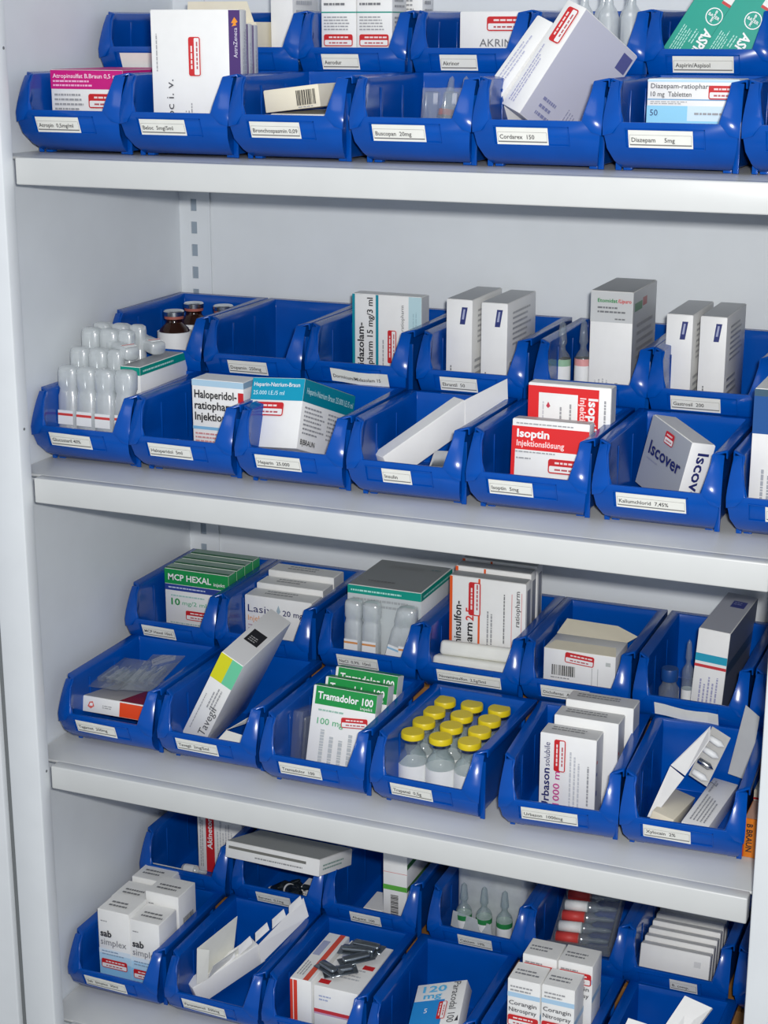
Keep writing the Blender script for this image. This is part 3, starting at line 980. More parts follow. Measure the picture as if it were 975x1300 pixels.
C('red and white carton with vertical lettering, behind the other red one', 2, (0.4530, 0.1250, FL), (77, 17, 100), prints=[
    ('rect', 'F', 0, 0, 10, 98, (226, 40, 42)), ('rect', 'F', 0, 92, 66, 98, (226, 40, 42)), ('rect', 'F', 46, 0, 66, 92, (226, 40, 42)), ('rect', 'F', 45.5, 0, 46.5, 92, WHT),
    ('text', 'F', 'Isoptin', 57, 90, 12, WHT, -90, 0.03, 36), ('text', 'F', 'Injektion', 49, 90, 8, (255, 220, 218), -90, 0.02, 30), ('lines', 'F', 29, 50, 33, 88, 1, GREY, True), ('lines', 'F', 38, 50, 42, 88, 1, GREY, True),
    ('polyg', 'F', [(17, 80), (19, 84), (21, 80), (19, 78)], (200, 60, 80)), ('lines', 'F', 13, 60, 16, 92, 1, (200, 200, 204), True), ('lines', 'F', 70, 50, 74, 90, 1, GREY, True), ('rect', 'R', 1, 0, 16, 100, (206, 208, 210))])  # right side greyed with painted shade
C('silver-grey carton with a white narrow side turned towards the right', 2, (0.6047, 0.0800, 0.0314), (23, 78, 64), (6, 10.7, 40.1), down=21, prints=[
    ('rect', 'L', 0, 0, 78, 64, (170, 174, 182)), ('text', 'L', 'Iscover', 10, 32, 17, NAVY, 0, 0.02, 62), ('lines', 'L', 10, 26, 32, 29, 1, (130, 134, 160)), ('sticker', 'L', 32, 49, 17, 11),
    ('text', 'F', 'Iscover', 8, 56, 15, NAVY, -90, 0.02, 50), ('rect', 'T', 1, 1, 22, 77, (206, 206, 208))])
C('tall carton with a dark blue upper half at the right edge', 2, (0.6640, 0.0800, FL), (62, 60, 120), prints=[
    ('rect', 'F', 0, 82, 62, 118, (24, 82, 150)), ('rect', 'F', 0, 114, 62, 120, (60, 90, 110)), ('lines', 'F', 8, 12, 40, 60, 6, (150, 156, 166), True)])

# second shelf, back row: brown bottles
BOT = [('glass_body', [(16.5, 0), (18, 2), (18, 40), (15, 47), (9.5, 52), (8.5, 54), (8.5, 58)], AMBER), ('rubber_collar', [(10.2, 57.5), (10.4, 61)], mat('red_rubber', (168, 96, 84), 0.5)),
       ('crimp_cap', [(10.8, 60.5), (11, 65), (10, 66), (0, 66)], ALU), ('paper_label', [(18.3, 18), (18.4, 44)], WHITE_L)]
for (x, y, w) in ((0.0200, 0.245, 'front one with a full white label'), (0.0135, 0.300, 'rear left one of three'), (0.0520, 0.296, 'rear right one of three')):
    revolve('medicine_bottle', BOT, 'brown glass bottle with a silver crimp cap, ' + w, 'bottle', 2, (x, y, FU), group='brown glass bottles', seg=28)
C('white carton with teal edges and vertical black lettering', 2, (0.2190, 0.2620, FU), (76, 20, 93), prints=[
    ('rect', 'F', 0, 0, 3, 93, (0, 140, 160)), ('rect', 'F', 26, 0, 29, 93, (0, 140, 160)), ('rect', 'F', 62, 0, 76, 93, (190, 220, 226)), ('rect', 'R', 0, 0, 20, 93, (214, 216, 218)),  # grey over the right side is shade put into the colour
    ('text', 'F', 'Midazolam-', 13, 12, 10, BLK, 90, 0.02, 52), ('text', 'F', 'ratiopharm 15 mg/3 ml', 23, 4, 9, BLK, 90, 0.015, 86), ('sticker', 'F', 49, 24, 34, 9.5, 90),
    ('lines', 'F', 33, 12, 36, 60, 1, GREY, True), ('text', 'F', 'ratiopharm', 57, 58, 5, DK, 90, 0, 26), ('lines', 'F', 66, 40, 72, 84, 2, (150, 190, 200), True), ('lines', 'R', 5, 20, 15, 80, 3, GREY, True)])


def logo_prints(w):
    return [('polyg', 'F', [(w * 0.52, 73), (w * 0.72, 73), (w * 0.82, 90), (w * 0.60, 90)], (48, 58, 120)), ('polyg', 'F', [(w * 0.60, 78), (w * 0.68, 78), (w * 0.73, 88), (w * 0.66, 88)], (170, 176, 206)),
            ('lines', 'F', 4, 6, 7, 32, 1, DK, True), ('lines', 'R', 14, 52, 76, 88, 7, (168, 170, 174)), ('lines', 'R', 6, 20, 60, 40, 3, (170, 172, 176)), ('rect', 'T', 0.5, 0.5, w - 0.5, 89, (196, 198, 200))]  # last rect greys the white top with painted shade


C('tall white carton with a navy emblem, left one of the pair beside the ampoules', 2, (0.3300, 0.2400, FU), (27, 90, 97), prints=logo_prints(27), group='tall white cartons with navy emblems')
C('tall white carton with a navy emblem, right one of the pair beside the ampoules', 2, (0.3670, 0.2380, FU), (27, 90, 96), prints=logo_prints(27), group='tall white cartons with navy emblems')
C('tall white carton with a navy emblem, left one of the pair furthest right', 2, (0.5500, 0.2400, FU), (25, 90, 96), prints=logo_prints(25), group='tall white cartons with navy emblems')
C('tall white carton with a navy emblem, right one of the pair furthest right', 2, (0.5820, 0.2390, FU), (25, 90, 96), prints=logo_prints(25), group='tall white cartons with navy emblems')
ampoule('clear ampoule with a green-printed white label beside the tall white carton', 2, (0.4470, 0.2480, FU), (0, 0, 0), 82, 8.5, mat('pale_green_print', (150, 190, 160), 0.5), lab=(0.14, 0.55), group='ampoules beside the grey-topped carton')
ampoule('clear ampoule with a red-printed white label beside the grey-topped carton', 2, (0.4670, 0.2520, FU), (0, 0, 0), 84, 8.0, mat('pale_red_print', (224, 160, 158), 0.5), lab=(0.14, 0.55), group='ampoules beside the grey-topped carton')
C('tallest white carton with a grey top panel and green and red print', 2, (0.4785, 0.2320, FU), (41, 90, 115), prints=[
    ('rect', 'F', 0, 86, 41, 115, (202, 204, 204)), ('text', 'F', 'Etomidat', 7, 105, 5, (30, 140, 70), 0, 0.02, 19), ('text', 'F', '/Lipuro', 26.5, 105, 5, (206, 50, 50), 0, 0.02, 13),
    ('lines', 'F', 7, 94, 34, 102, 2, DK), ('lines', 'F', 24, 88, 36, 91, 1, DK), ('lines', 'F', 5, 6, 20, 36, 4, (190, 192, 196), True), ('lines', 'F', 26, 20, 30, 30, 2, GREY),
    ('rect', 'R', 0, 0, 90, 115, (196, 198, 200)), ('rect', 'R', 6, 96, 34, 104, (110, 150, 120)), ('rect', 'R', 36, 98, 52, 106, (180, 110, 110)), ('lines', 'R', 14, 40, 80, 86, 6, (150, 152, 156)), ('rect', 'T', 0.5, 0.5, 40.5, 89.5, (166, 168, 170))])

# ================================================================== third shelf, back row
for i in range(4):
    C('green-banded white carton, %s in the row of four' % ('foremost', 'second', 'third', 'rearmost')[i], 3, (-0.0040, 0.2460 + 0.0195 * i, FU + 0.001), (80, 17, 74), prints=[
        ('rect', 'F', 0, 57, 80, 74, GRN), ('rect', 'F', 0, 49.5, 80, 56.5, (46, 70, 150)), ('rect', 'R', 0, 57, 17, 74, (60, 170, 104)), ('rect', 'T', 0, 0, 80, 5, (40, 120, 74)), ('rect', 'T', 0, 5, 80, 17, (160, 186, 172)),
        ('text', 'F', 'MCP HEXAL', 5, 62, 10, WHT, 0, 0.02, 54), ('text', 'F', 'injekt', 62, 61, 5.5, WHT, 0, 0.01, 14), ('lines', 'F', 5, 51.5, 60, 55, 1, (200, 210, 236)),
        ('text', 'F', '10', 8, 33, 11, GRN, 0, 0.02, 11), ('text', 'F', 'mg/2 ml', 22, 34, 7, (90, 180, 140), 0, 0, 30), ('sticker', 'F', 26, 17, 32, 11), ('lines', 'F', 8, 42, 60, 46, 1, (150, 200, 190)), ('lines', 'F', 6, 6, 60, 14, 2, (150, 180, 180))], group='green-banded cartons on the third shelf')
for i, (y, h) in enumerate(((0.2350, 61), (0.2640, 66), (0.2930, 72))):
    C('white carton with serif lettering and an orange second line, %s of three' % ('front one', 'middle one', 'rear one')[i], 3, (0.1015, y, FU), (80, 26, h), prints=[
        ('text', 'F', 'Lasix', 4, 43, 12, NAVY, 0, 0.0, 30), ('text', 'F', 'Injektion', 4, 33, 9, (226, 150, 80), 0, 0, 30), ('text', 'F', '20 mg', 46, 43, 9, NAVY, 0, 0.01, 24), ('polyg', 'F', [(38, 47), (40.5, 54), (43, 47), (40.5, 43)], (170, 190, 200)),
        ('rect', 'F', 68, 10, 76, 19, (40, 60, 130)), ('lines', 'F', 4, 18, 40, 30, 3, (200, 180, 190)), ('lines', 'T', 20, 6, 60, 20, 2, GREY), ('rect', 'R', 0, 0, 26, h, (214, 216, 218))], group='white cartons with serif lettering')  # right-side grey is painted shade over white card
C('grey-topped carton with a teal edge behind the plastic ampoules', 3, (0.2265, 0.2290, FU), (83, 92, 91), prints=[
    ('rect', 'F', 0, 82, 83, 91, TEAL), ('rect', 'R', 0, 82, 92, 91, TEAL), ('rect', 'T', 1, 1, 82, 91, (150, 153, 153)), ('lines', 'F', 4, 84, 78, 88.5, 1, (180, 232, 222)), ('lines', 'R', 4, 84, 88, 88.5, 1, (180, 232, 222)),
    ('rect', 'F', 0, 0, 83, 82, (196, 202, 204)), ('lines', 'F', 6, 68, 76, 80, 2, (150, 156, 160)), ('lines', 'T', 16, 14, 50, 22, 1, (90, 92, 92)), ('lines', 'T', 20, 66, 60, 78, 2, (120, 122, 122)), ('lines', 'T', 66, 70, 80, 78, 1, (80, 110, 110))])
for i, x in enumerate((0.2370, 0.2575, 0.2780, 0.2985)):
    plastic_ampoule('frosted plastic ampoule with a pale blue label, %s of four' % ('leftmost', 'second from left', 'second from right', 'rightmost')[i], 3, (x, 0.2185, FU), (-3, (0, 0, 14, 0)[i], 0), 78, 9.6, (ORANGE_L, ORANGE_L, PALEBLUE_L, ORANGE_L)[i], (24, 36), group='frosted ampoules on the third shelf')
for i, (y, h, x) in enumerate(((0.2380, 112, 0.3375), (0.2590, 116, 0.3360), (0.2800, 118, 0.3360))):
    C('white carton with an orange left edge and vertical black lettering, %s of three' % ('front', 'middle', 'rear')[i], 3, (x, y, FU), (82, 18, h), prints=[
        ('rect', 'F', 0, 0, 3, h, (232, 92, 34)), ('rect', 'F', 31, 0, 33.2, h, (232, 92, 34)), ('text', 'F', 'Novaminsulfon-', 13, 10, 11, BLK, 90, 0.02, 76), ('text', 'F', 'ratiopharm', 25.5, 4, 11, BLK, 90, 0.02, 60), ('text', 'F', '2,5', 26.5, 66, 12, (214, 60, 50), 90, 0.02, 14),
        ('sticker', 'F', 34, 72, 36, 13, 90), ('lines', 'F', 40, 30, 48, 88, 2, GREY, True), ('text', 'F', 'ratiopharm', 76, 66, 7, DK, 90, 0.01, 38), ('rect', 'F', 67, 8, 67.8, h - 12, (230, 160, 160)), ('rect', 'F', 77.5, 50, 78.2, h - 10, (230, 160, 160)),
        ('lines', 'F', 58, 46, 61, 100, 1, DK, True), ('lines', 'F', 50, 22, 64, 44, 4, (200, 202, 206), True), ('rect', 'R', 4, 8, 14, h - 8, (130, 134, 146)), ('rect', 'T', 0.5, 2, 81, 17, (170, 172, 174)), ('rect', 'R', 0, 0, 2, h, WHT)], group='orange-edged cartons on the third shelf')  # grey top tint paints shade onto the white card
rounded('folded_leaflet', 'folded white leaflet lying on top in front of the orange-edged cartons', 'leaflet', 3, (0.3360, 0.2110, 0.0950), (78, 15, 15), (-18, 0, 2), PAPER, 4, 'folded leaflets', 'folded_paper')
rounded('folded_leaflet', 'folded white leaflet underneath the other one before the orange-edged cartons', 'leaflet', 3, (0.3305, 0.2050, 0.0820), (86, 17, 13), (-10, 0, 1), PAPER, 4, 'folded leaflets', 'folded_paper')
ampoule('brown ampoule peeping out below the folded leaflets', 3, (0.3400, 0.2035, 0.0790), (0, 86, 6), 44, 4.5, None, AMBER, (0.6, 0.7))
t = C('torn-open white carton with a barcode and a cream inner flap', 3, (0.4455, 0.2200, FU), (74, 46, 55), prints=[
    ('bars', 'F', 9, 28, 33, 39), ('lines', 'F', 8, 24, 34, 27, 1, GREY), ('rect', 'F', 50, 4, 50.6, 40, (180, 180, 180)), ('rect', 'F', 56, 4, 56.6, 40, (180, 180, 180)), ('sticker', 'F', 22, 43, 30, 11, -4), ('rect', 'F', 64, 44, 69, 48, (196, 200, 196))], tuck=False)
flap(t, 'inner_flap', 3, [(0.4450, 0.2660, 0.1150), (0.5190, 0.2660, 0.1150), (0.5270, 0.2760, 0.1190), (0.5030, 0.2880, 0.1230), (0.4490, 0.2880, 0.1240)], CREAM)
flap(t, 'front_flap', 3, [(0.4455, 0.2202, 0.1152), (0.5195, 0.2202, 0.1152), (0.5150, 0.2380, 0.1180), (0.4520, 0.2380, 0.1180)], CREAM)
VSM = [('glass_body', [(9.5, 0), (10, 1), (10, 26), (7, 31), (6.5, 35)], GLASS), ('white_base', [(10.1, 0.5), (10.2, 6)], WHITE_L), ('stopper', [(8, 34.5), (8.5, 36), (8.5, 46), (8, 47), (0, 47)], STEEL_BLUE)]
revolve('glass_vial', VSM, 'small clear vial with a blue stopper beside the teal and red striped carton', 'vial', 3, (0.5710, 0.2330, FU), seg=24)
ampoule('small clear ampoule with a grey tip between vial and striped carton', 3, (0.5860, 0.2480, FU), (0, 0, 0), 74, 6.0, None, GLASS, (0.08, 0.3))
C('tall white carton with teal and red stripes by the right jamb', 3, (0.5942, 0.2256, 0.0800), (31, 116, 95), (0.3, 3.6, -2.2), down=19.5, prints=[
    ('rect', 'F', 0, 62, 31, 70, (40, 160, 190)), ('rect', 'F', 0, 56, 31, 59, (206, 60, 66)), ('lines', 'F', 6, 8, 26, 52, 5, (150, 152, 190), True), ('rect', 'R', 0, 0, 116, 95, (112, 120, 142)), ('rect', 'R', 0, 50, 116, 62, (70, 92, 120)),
    ('rect', 'T', 0.5, 0.5, 30.5, 115, (186, 188, 198)), ('rect', 'T', 12, 74, 26, 94, (52, 62, 140)), ('lines', 'T', 14, 80, 24, 90, 2, (120, 130, 190))])  # right side and top carry painted shade in their grey tints

# ================================================================== third shelf, front row
C('flat white and orange-red carton at the front of the leftmost bin', 3, (-0.0078, 0.0720, 0.0310), (82, 98, 16), (-10, 0, 0), prints=[
    ('rect', 'F', 46, 0.5, 74, 15.5, (236, 78, 36)), ('rect', 'T', 44, 2, 81, 97, (150, 34, 44)), ('rect', 'T', 1, 2, 44, 97, (190, 186, 182)), ('polyg', 'F', [(8, 6), (10, 11), (14, 12), (16, 7), (12, 4)], (224, 110, 100)), ('polyg', 'F', [(10, 7), (11, 10), (14, 10), (14, 7)], WHT), ('lines', 'F', 26, 6, 40, 10, 2, GREY)])
t = thing('plastic_sleeve', 'crumpled clear plastic sleeve lying on the flat red and white carton', 'packaging', wpt(3, 0.0, 0.085, 0.055), (0, 0, 0))
for i, (x0, y0, z0, w, d, rx, ry) in enumerate(((-0.008, 0.0, -0.002, 40, 70, 6, -3), (0.030, 0.002, -0.001, 40, 74, 10, -6), (0.006, 0.012, 0.006, 54, 40, -8, 9))):
    b = MB()
    b.box(0, 0, 0, w * mm, d * mm, 0.0012, CLEARP)
    for j in range(3):
        b.box((6 + j * 11) * mm, 0.012, 0.0012, (13 + j * 11) * mm, 0.012 + 0.03, 0.006, CLEARP)
    o = link('film', finish(b.mesh('film'), 0.0008, 2), t, (x0, y0, z0))
    o.rotation_euler = Euler([math.radians(a) for a in (rx, ry, 4 * i - 4)])
C('leaning white carton with yellow and mint green corner patches', 3, (0.1137, 0.0749, 0.0321), (26, 104, 128), (7.7, 28.8, 2.2), down=22, prints=[
    ('rect', 'F', 0, 95, 13.5, 128, (222, 220, 36)), ('rect', 'F', 13.5, 95, 26, 128, (112, 208, 164)), ('text', 'F', 'Tavegil', 22, 26, 11, DK, 90, 0.0, 38), ('lines', 'F', 4, 26, 6, 92, 1, GREY, True), ('lines', 'F', 10, 60, 20, 90, 3, GREY, True),
    ('rect', 'T', 5, 36, 21, 60, BLK), ('lines', 'T', 8, 38, 18, 48, 3, (150, 150, 150)), ('rect', 'T', 0.5, 0.5, 25.5, 103, (214, 214, 214), {'lift': 0.00011})])  # pale grey beneath the top print is painted shade
sheet('paper_scrap', 'folded grey paper scrap at the foot of the leaning carton', 'paper', 3, [[(0.142, 0.080, 0.014), (0.186, 0.080, 0.010), (0.186, 0.090, 0.024), (0.150, 0.095, 0.026)], [(0.150, 0.095, 0.026), (0.172, 0.125, 0.030), (0.180, 0.128, 0.044), (0.158, 0.100, 0.030)]])
for i, (x, y, z) in enumerate(((0.2455, 0.0800, 0.0120), (0.2470, 0.1050, 0.0120), (0.2475, 0.1290, 0.0140))):
    C('green-banded carton with a number in white, %s of the three leaning ones' % ('front', 'middle', 'rear')[i], 3, (x, y, z), (68, 15, 79), (-15, 0.8, 0), prints=[
        ('rect', 'F', 3, 61, 68, 79, (28, 148, 70)), ('rect', 'R', 0, 61, 15, 79, (226, 232, 226)), ('text', 'F', 'Tramadolor 100', 6, 67, 10, WHT, 0, 0.025, 59), ('text', 'F', 'injekt', 52, 62.5, 4.5, WHT, 0, 0, 13),
        ('text', 'F', '100 mg', 8, 42, 9, (60, 170, 110), 0, 0, 28), ('lines', 'F', 8, 54, 44, 58, 1, (130, 180, 160)), ('sticker', 'F', 34, 42, 28, 10, 5), ('lines', 'F', 10, 4, 60, 38, 5, (178, 184, 186), True), ('rect', 'T', 0, 0, 68, 15, (40, 140, 76))], group='green-banded cartons with white numbers')
t = thing('blister_tray', 'clear plastic ampoule tray standing left of the three green-banded cartons', 'packaging', wpt(3, 0.2290, 0.0750, FL), (math.radians(-12), 0, 0))
b = MB()
b.box(0, 0, 0, 0.011, 0.075, 0.060, CLEARP)
link('tray', finish(b.mesh('tray'), 0.002, 2), t)
for j in range(4):
    b = MB()
    b.box(0.011, 0.004 + 0.018 * j, 0.006, 0.014, 0.016 + 0.018 * j, 0.054, CLEARP)
    link('pocket', finish(b.mesh('pocket'), 0.0012, 2), t)
VIAL = [('glass_body', [(13.6, 0), (14.3, 1.2), (14.3, 31), (12.5, 37), (8.2, 42), (7.6, 44), (7.6, 49), (9.0, 49.5), (9.0, 51)], GLASS), ('contents', [(12.6, 1.5), (12.8, 9), (0, 10)], mat('vial_powder', (226, 224, 206), 0.8)),
        ('paper_label', [(14.5, 5), (14.55, 29)], WHITE_L), ('crimp', [(10.0, 50.5), (10.2, 54)], ALU), ('cap', [(10.6, 53.5), (11.3, 54.2), (11.3, 59), (10.6, 60), (0, 60)], YCAP)]
n = 0
RW = ('front', 'second', 'third', 'rear')
for r, y in enumerate((0.0815, 0.1105, 0.1395, 0.1685)):
    for c, x in enumerate((0.3590, 0.3880, 0.4170)):
        jx, jy = random.uniform(-0.0002, 0.0002), random.uniform(-0.0004, 0.0004)
        revolve('glass_vial', VIAL, 'clear glass vial with a yellow cap, %s rank, %s' % (RW[r], ('left', 'middle', 'right')[c]), 'vial', 3, (x + jx, y + jy, FL), group='yellow-capped vials', seg=28)
for i, (x, y, w, h) in enumerate(((0.4850, 0.0860, 54, 78), (0.4900, 0.1130, 62, 86), (0.4930, 0.1400, 66, 92))):
    C('white carton with vertical navy and magenta lettering, %s of three' % ('front', 'middle', 'rear')[i], 3, (x, y, FL), (w, 24, h), prints=[
        ('text', 'F', 'Urbason', 10, 2, 10, NAVY, 90, 0.02, 42), ('text', 'F', 'solubile', 10, 46, 8, NAVY, 90, 0.0, 24), ('text', 'F', '1000 mg', 20, 8, 9, (196, 60, 140), 90, 0.01, 40), ('sticker', 'F', 25, 42, 32, 11, 90),
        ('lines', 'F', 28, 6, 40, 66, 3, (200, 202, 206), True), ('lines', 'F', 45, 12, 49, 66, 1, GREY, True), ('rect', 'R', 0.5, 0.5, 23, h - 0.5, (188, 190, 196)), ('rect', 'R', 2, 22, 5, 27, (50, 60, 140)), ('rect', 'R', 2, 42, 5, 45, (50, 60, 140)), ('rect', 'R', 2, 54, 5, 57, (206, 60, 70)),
        ('lines', 'T', 8, 8, 50, 18, 2, DK), ('rect', 'T', 0.5, 0.5, w - 0.5, 23.5, (200, 200, 200), {'lift': 0.00011})], group='white cartons with magenta numbers')  # grey right side and top: shade painted over white card
t = C('opened white carton with printed side lying along the right of its bin', 3, (0.6240, 0.0700, 0.0260), (24, 19, 104), (-90, 6, -4), prints=[('lines', 'F', 4, 8, 20, 66, 5, (140, 142, 146), True), ('text', 'F', '2', 8, 84, 14, (150, 152, 156), 90, 0.0, 8), ('lines', 'F', 3, 70, 7, 100, 1, GREY, True)])
flap(t, 'raised_flap', 3, [(0.6450, 0.1700, 0.0340), (0.6650, 0.1700, 0.0300), (0.6700, 0.1770, 0.0930), (0.6565, 0.1770, 0.1030)], GREYCARD)
C('opened cream-white carton lying along the middle of its bin', 3, (0.5960, 0.0760, 0.0290), (21, 18, 72), (-97, 14, -5), base=CREAM)
sheet('paper_leaflet', 'white leaflet folded upright left of the opened cream-white carton', 'leaflet', 3, [[(0.5905, 0.080, 0.020), (0.5960, 0.080, 0.020), (0.6140, 0.120, 0.046), (0.6010, 0.118, 0.056)], [(0.6010, 0.120, 0.056), (0.6140, 0.124, 0.046), (0.6300, 0.150, 0.074), (0.6300, 0.150, 0.088)]], CARD)
t = thing('ampoule_blister', 'grey foil blister with clear ampoules between the two opened cartons', 'blister', wpt(3, 0.6140, 0.1400, 0.0400), (0, 0, 0))
P0, PU, PV = Vector((0.0, 0.0, 0.0)), Vector((0.018, -0.002, -0.008)), Vector((0.015, 0.024, 0.042))
b = MB()
b.plate([P0, P0 + PU, P0 + PU + PV, P0 + PV], 0.0008, mat('blister_grey', (150, 150, 148), 0.35, 0.1, 90))
b.build('foil_back', t)
for j in range(4):
    q = P0 + PV * (0.10 + 0.23 * j)
    b = MB()
    ax = PU.normalized()
    M = Matrix.Translation(q + PU * 0.08 + PU.cross(PV).normalized() * 0.003) @ ax.to_track_quat('Z', 'Y').to_matrix().to_4x4()
    b.lathe([(0, 0), (0.003, 0.001), (0.0034, 0.012), (0.0015, 0.015), (0, 0.017)], WHITE_L if j != 1 else ALU, 12, M)
    b.build('ampoule', t, True)
C('small orange carton with black print standing beside the last bin', 3, (0.6790, 0.0740, 0.0005), (34, 40, 37), base=mat('orange_card', (228, 128, 30), 0.45), prints=[('text', 'F', 'B BRAUN', 3, 33, 7.5, BLK, -90, 0.02, 27), ('rect', 'F', 0, 0, 1, 37, (190, 70, 40)), ('rect', 'T', 1, 1, 33, 39, (214, 170, 150))])
C('pale carton with a red line behind the orange carton', 3, (0.6790, 0.1170, 0.0005), (34, 44, 46), base=CREAM, prints=[('rect', 'F', 0, 37, 34, 39, RED)])

# ================================================================== bottom shelf, back row
C('white carton with a vertical red stripe in the leftmost back bin', 4, (0.0180, 0.2620, FU), (58, 18, 78), prints=[
    ('rect', 'F', 11, 0, 22, 78, (204, 36, 44)), ('text', 'F', 'Akineton', 19.5, 30, 9, WHT, 90, 0.02, 40), ('lines', 'F', 3, 6, 8, 72, 2, GREY, True), ('lines', 'F', 25, 6, 54, 72, 8, (196, 198, 202), True)])
ampoule('small white ampoule lying alone in the leftmost back bin', 4, (0.0080, 0.2440, FU + 0.0080), (0, 84, -8), 34, 6.0, None, FROST, (0.1, 0.5))
C('flat grey-white carton resting across the bin rims', 4, (0.0928, 0.1900, 0.1262), (123, 68, 18), (-13.5, -3.7, -7.3), prints=[('rect', 'F', 4, 10.5, 106, 13.5, (120, 120, 114)), ('lines', 'F', 40, 4, 112, 7.5, 1, (130, 132, 134)), ('rect', 'T', 1, 1, 122, 67, (200, 202, 198)), ('lines', 'R', 6, 5, 50, 13, 2, (110, 150, 140))])
for i, (x, y) in enumerate(((0.128, 0.228), (0.142, 0.236), (0.152, 0.226))):
    ampoule('dark glass ampoule lying under the flat grey-white carton, %s' % ('leftmost', 'middle', 'rightmost')[i], 4, (x, y, FU + 0.009 + 0.006 * i), (8, 60 + 12 * i, 20 - 24 * i), 42, 7, None, DKGLASS, (0.05, 0.12), group='dark ampoules on the bottom shelf')
C('small white carton lying beside the dark ampoules, lower of two', 4, (0.1660, 0.2260, FU), (26, 24, 13), prints=[('lines', 'F', 3, 3, 22, 10, 2, GREY)], group='small white cartons by dark ampoules')
C('small white carton lying beside the dark ampoules, upper of two', 4, (0.1670, 0.2280, FU + 0.0138), (24, 22, 12), prints=[('lines', 'F', 3, 3, 20, 9, 2, GREY)], group='small white cartons by dark ampoules')
C('tall narrow white carton with a green stripe and upright barcode', 4, (0.2690, 0.2240, FU), (28, 80, 92), prints=[
    ('rect', 'F', 0, 47, 28, 53, (96, 176, 70)), ('rect', 'F', 0, 68, 28, 68.6, (220, 130, 130)), ('rect', 'R', 0, 47, 80, 53, (70, 130, 70)), ('rect', 'R', 0, 74, 80, 80, (70, 130, 70))] + [('rect', 'F', 9, 14 + 1.9 * j, 18, 15 + 1.9 * j + (0.4 if j % 3 == 0 else 0), (60, 60, 62)) for j in range(15)])  # side stripes are the front green darkened as painted shade
C('small flat white carton lying left of the green-striped one', 4, (0.2440, 0.2260, FU), (23, 40, 17), prints=[('lines', 'F', 3, 4, 20, 12, 2, (200, 202, 206))])
for i, x in enumerate((0.3620, 0.3850, 0.4080)):
    ampoule('ampoule with a white label and green ring in frosted wrapping, %s' % ('left', 'middle', 'right')[i], 4, (x, 0.2270, FU), (0, 0, 0), 72, 8.4, GREEN_L, GLASS, (0.10, 0.50), group='green-ringed ampoules')
t = thing('frosted_wrapping', 'frosted plastic wrapping pulled over the green-ringed ampoules', 'packaging', wpt(4, 0.3480, 0.2430, FU), (0, 0, 0))
b = MB()
b.box(0, 0, 0, 0.078, 0.050, 0.090, FROST)
link('film', finish(b.mesh('film'), 0.006, 3), t)
sheet('plastic_scrap', 'crumpled clear plastic scrap below the green-ringed ampoules', 'packaging', 4, [[(0.350, 0.2190, 0.082), (0.372, 0.2180, 0.076), (0.374, 0.2200, 0.096), (0.352, 0.2200, 0.100)], [(0.372, 0.2180, 0.076), (0.398, 0.2170, 0.078), (0.394, 0.2200, 0.092), (0.374, 0.2200, 0.096)]], FROST)
t = thing('ampoule_blister', 'clear blister tray with red-banded ampoules in the back row', 'blister', wpt(4, 0.4580, 0.2230, 0.0740), (math.radians(17), math.radians(-4), math.radians(3)))
b = MB()
b.box(0, 0, 0, 0.068, 0.105, 0.003, CLEARP)
b.box(0, 0, 0.003, 0.068, 0.003, 0.014, CLEARP)
b.box(0.065, 0, 0.003, 0.068, 0.105, 0.014, CLEARP)
link('tray', finish(b.mesh('tray'), 0.001, 2), t)
for j in range(6):
    b = MB()
    M = Matrix.Translation((0.006, 0.012 + 0.0155 * j, 0.010)) @ Matrix.Rotation(math.pi / 2, 4, 'Y')
    b.lathe([(0.0058, 0), (0.006, 0.001), (0.006, 0.034), (0.0022, 0.040), (0.003, 0.046), (0.002, 0.056), (0, 0.058)], GLASS, 14, M)
    a = b.build('ampoule', t, True)
    b = MB()
    b.lathe([(0.0061, 0.002), (0.0061, 0.026)], (RED_L, WHITE_L)[j % 2], 14, M)
    b.build('colour_band', a, True)
for i in range(6):
    y, h = 0.2150 + 0.0165 * i, 45
    C('thin white carton standing in a row of six, %s' % ('foremost', 'second', 'third', 'fourth', 'fifth', 'rearmost')[i], 4, (0.5570, y, FU), (72, 13, h), (-14, 0, 0), prints=[('lines', 'F', 8, 30, 56, 36, 1, (120, 122, 126))] * (i > 1) + [('rect', 'F', 56, 31, 63, 37, (222, 222, 222)), ('rect', 'L', 0, 0, 13, h, (196, 206, 150) if i > 3 else (226, 228, 220))], group='thin white cartons on the bottom shelf')

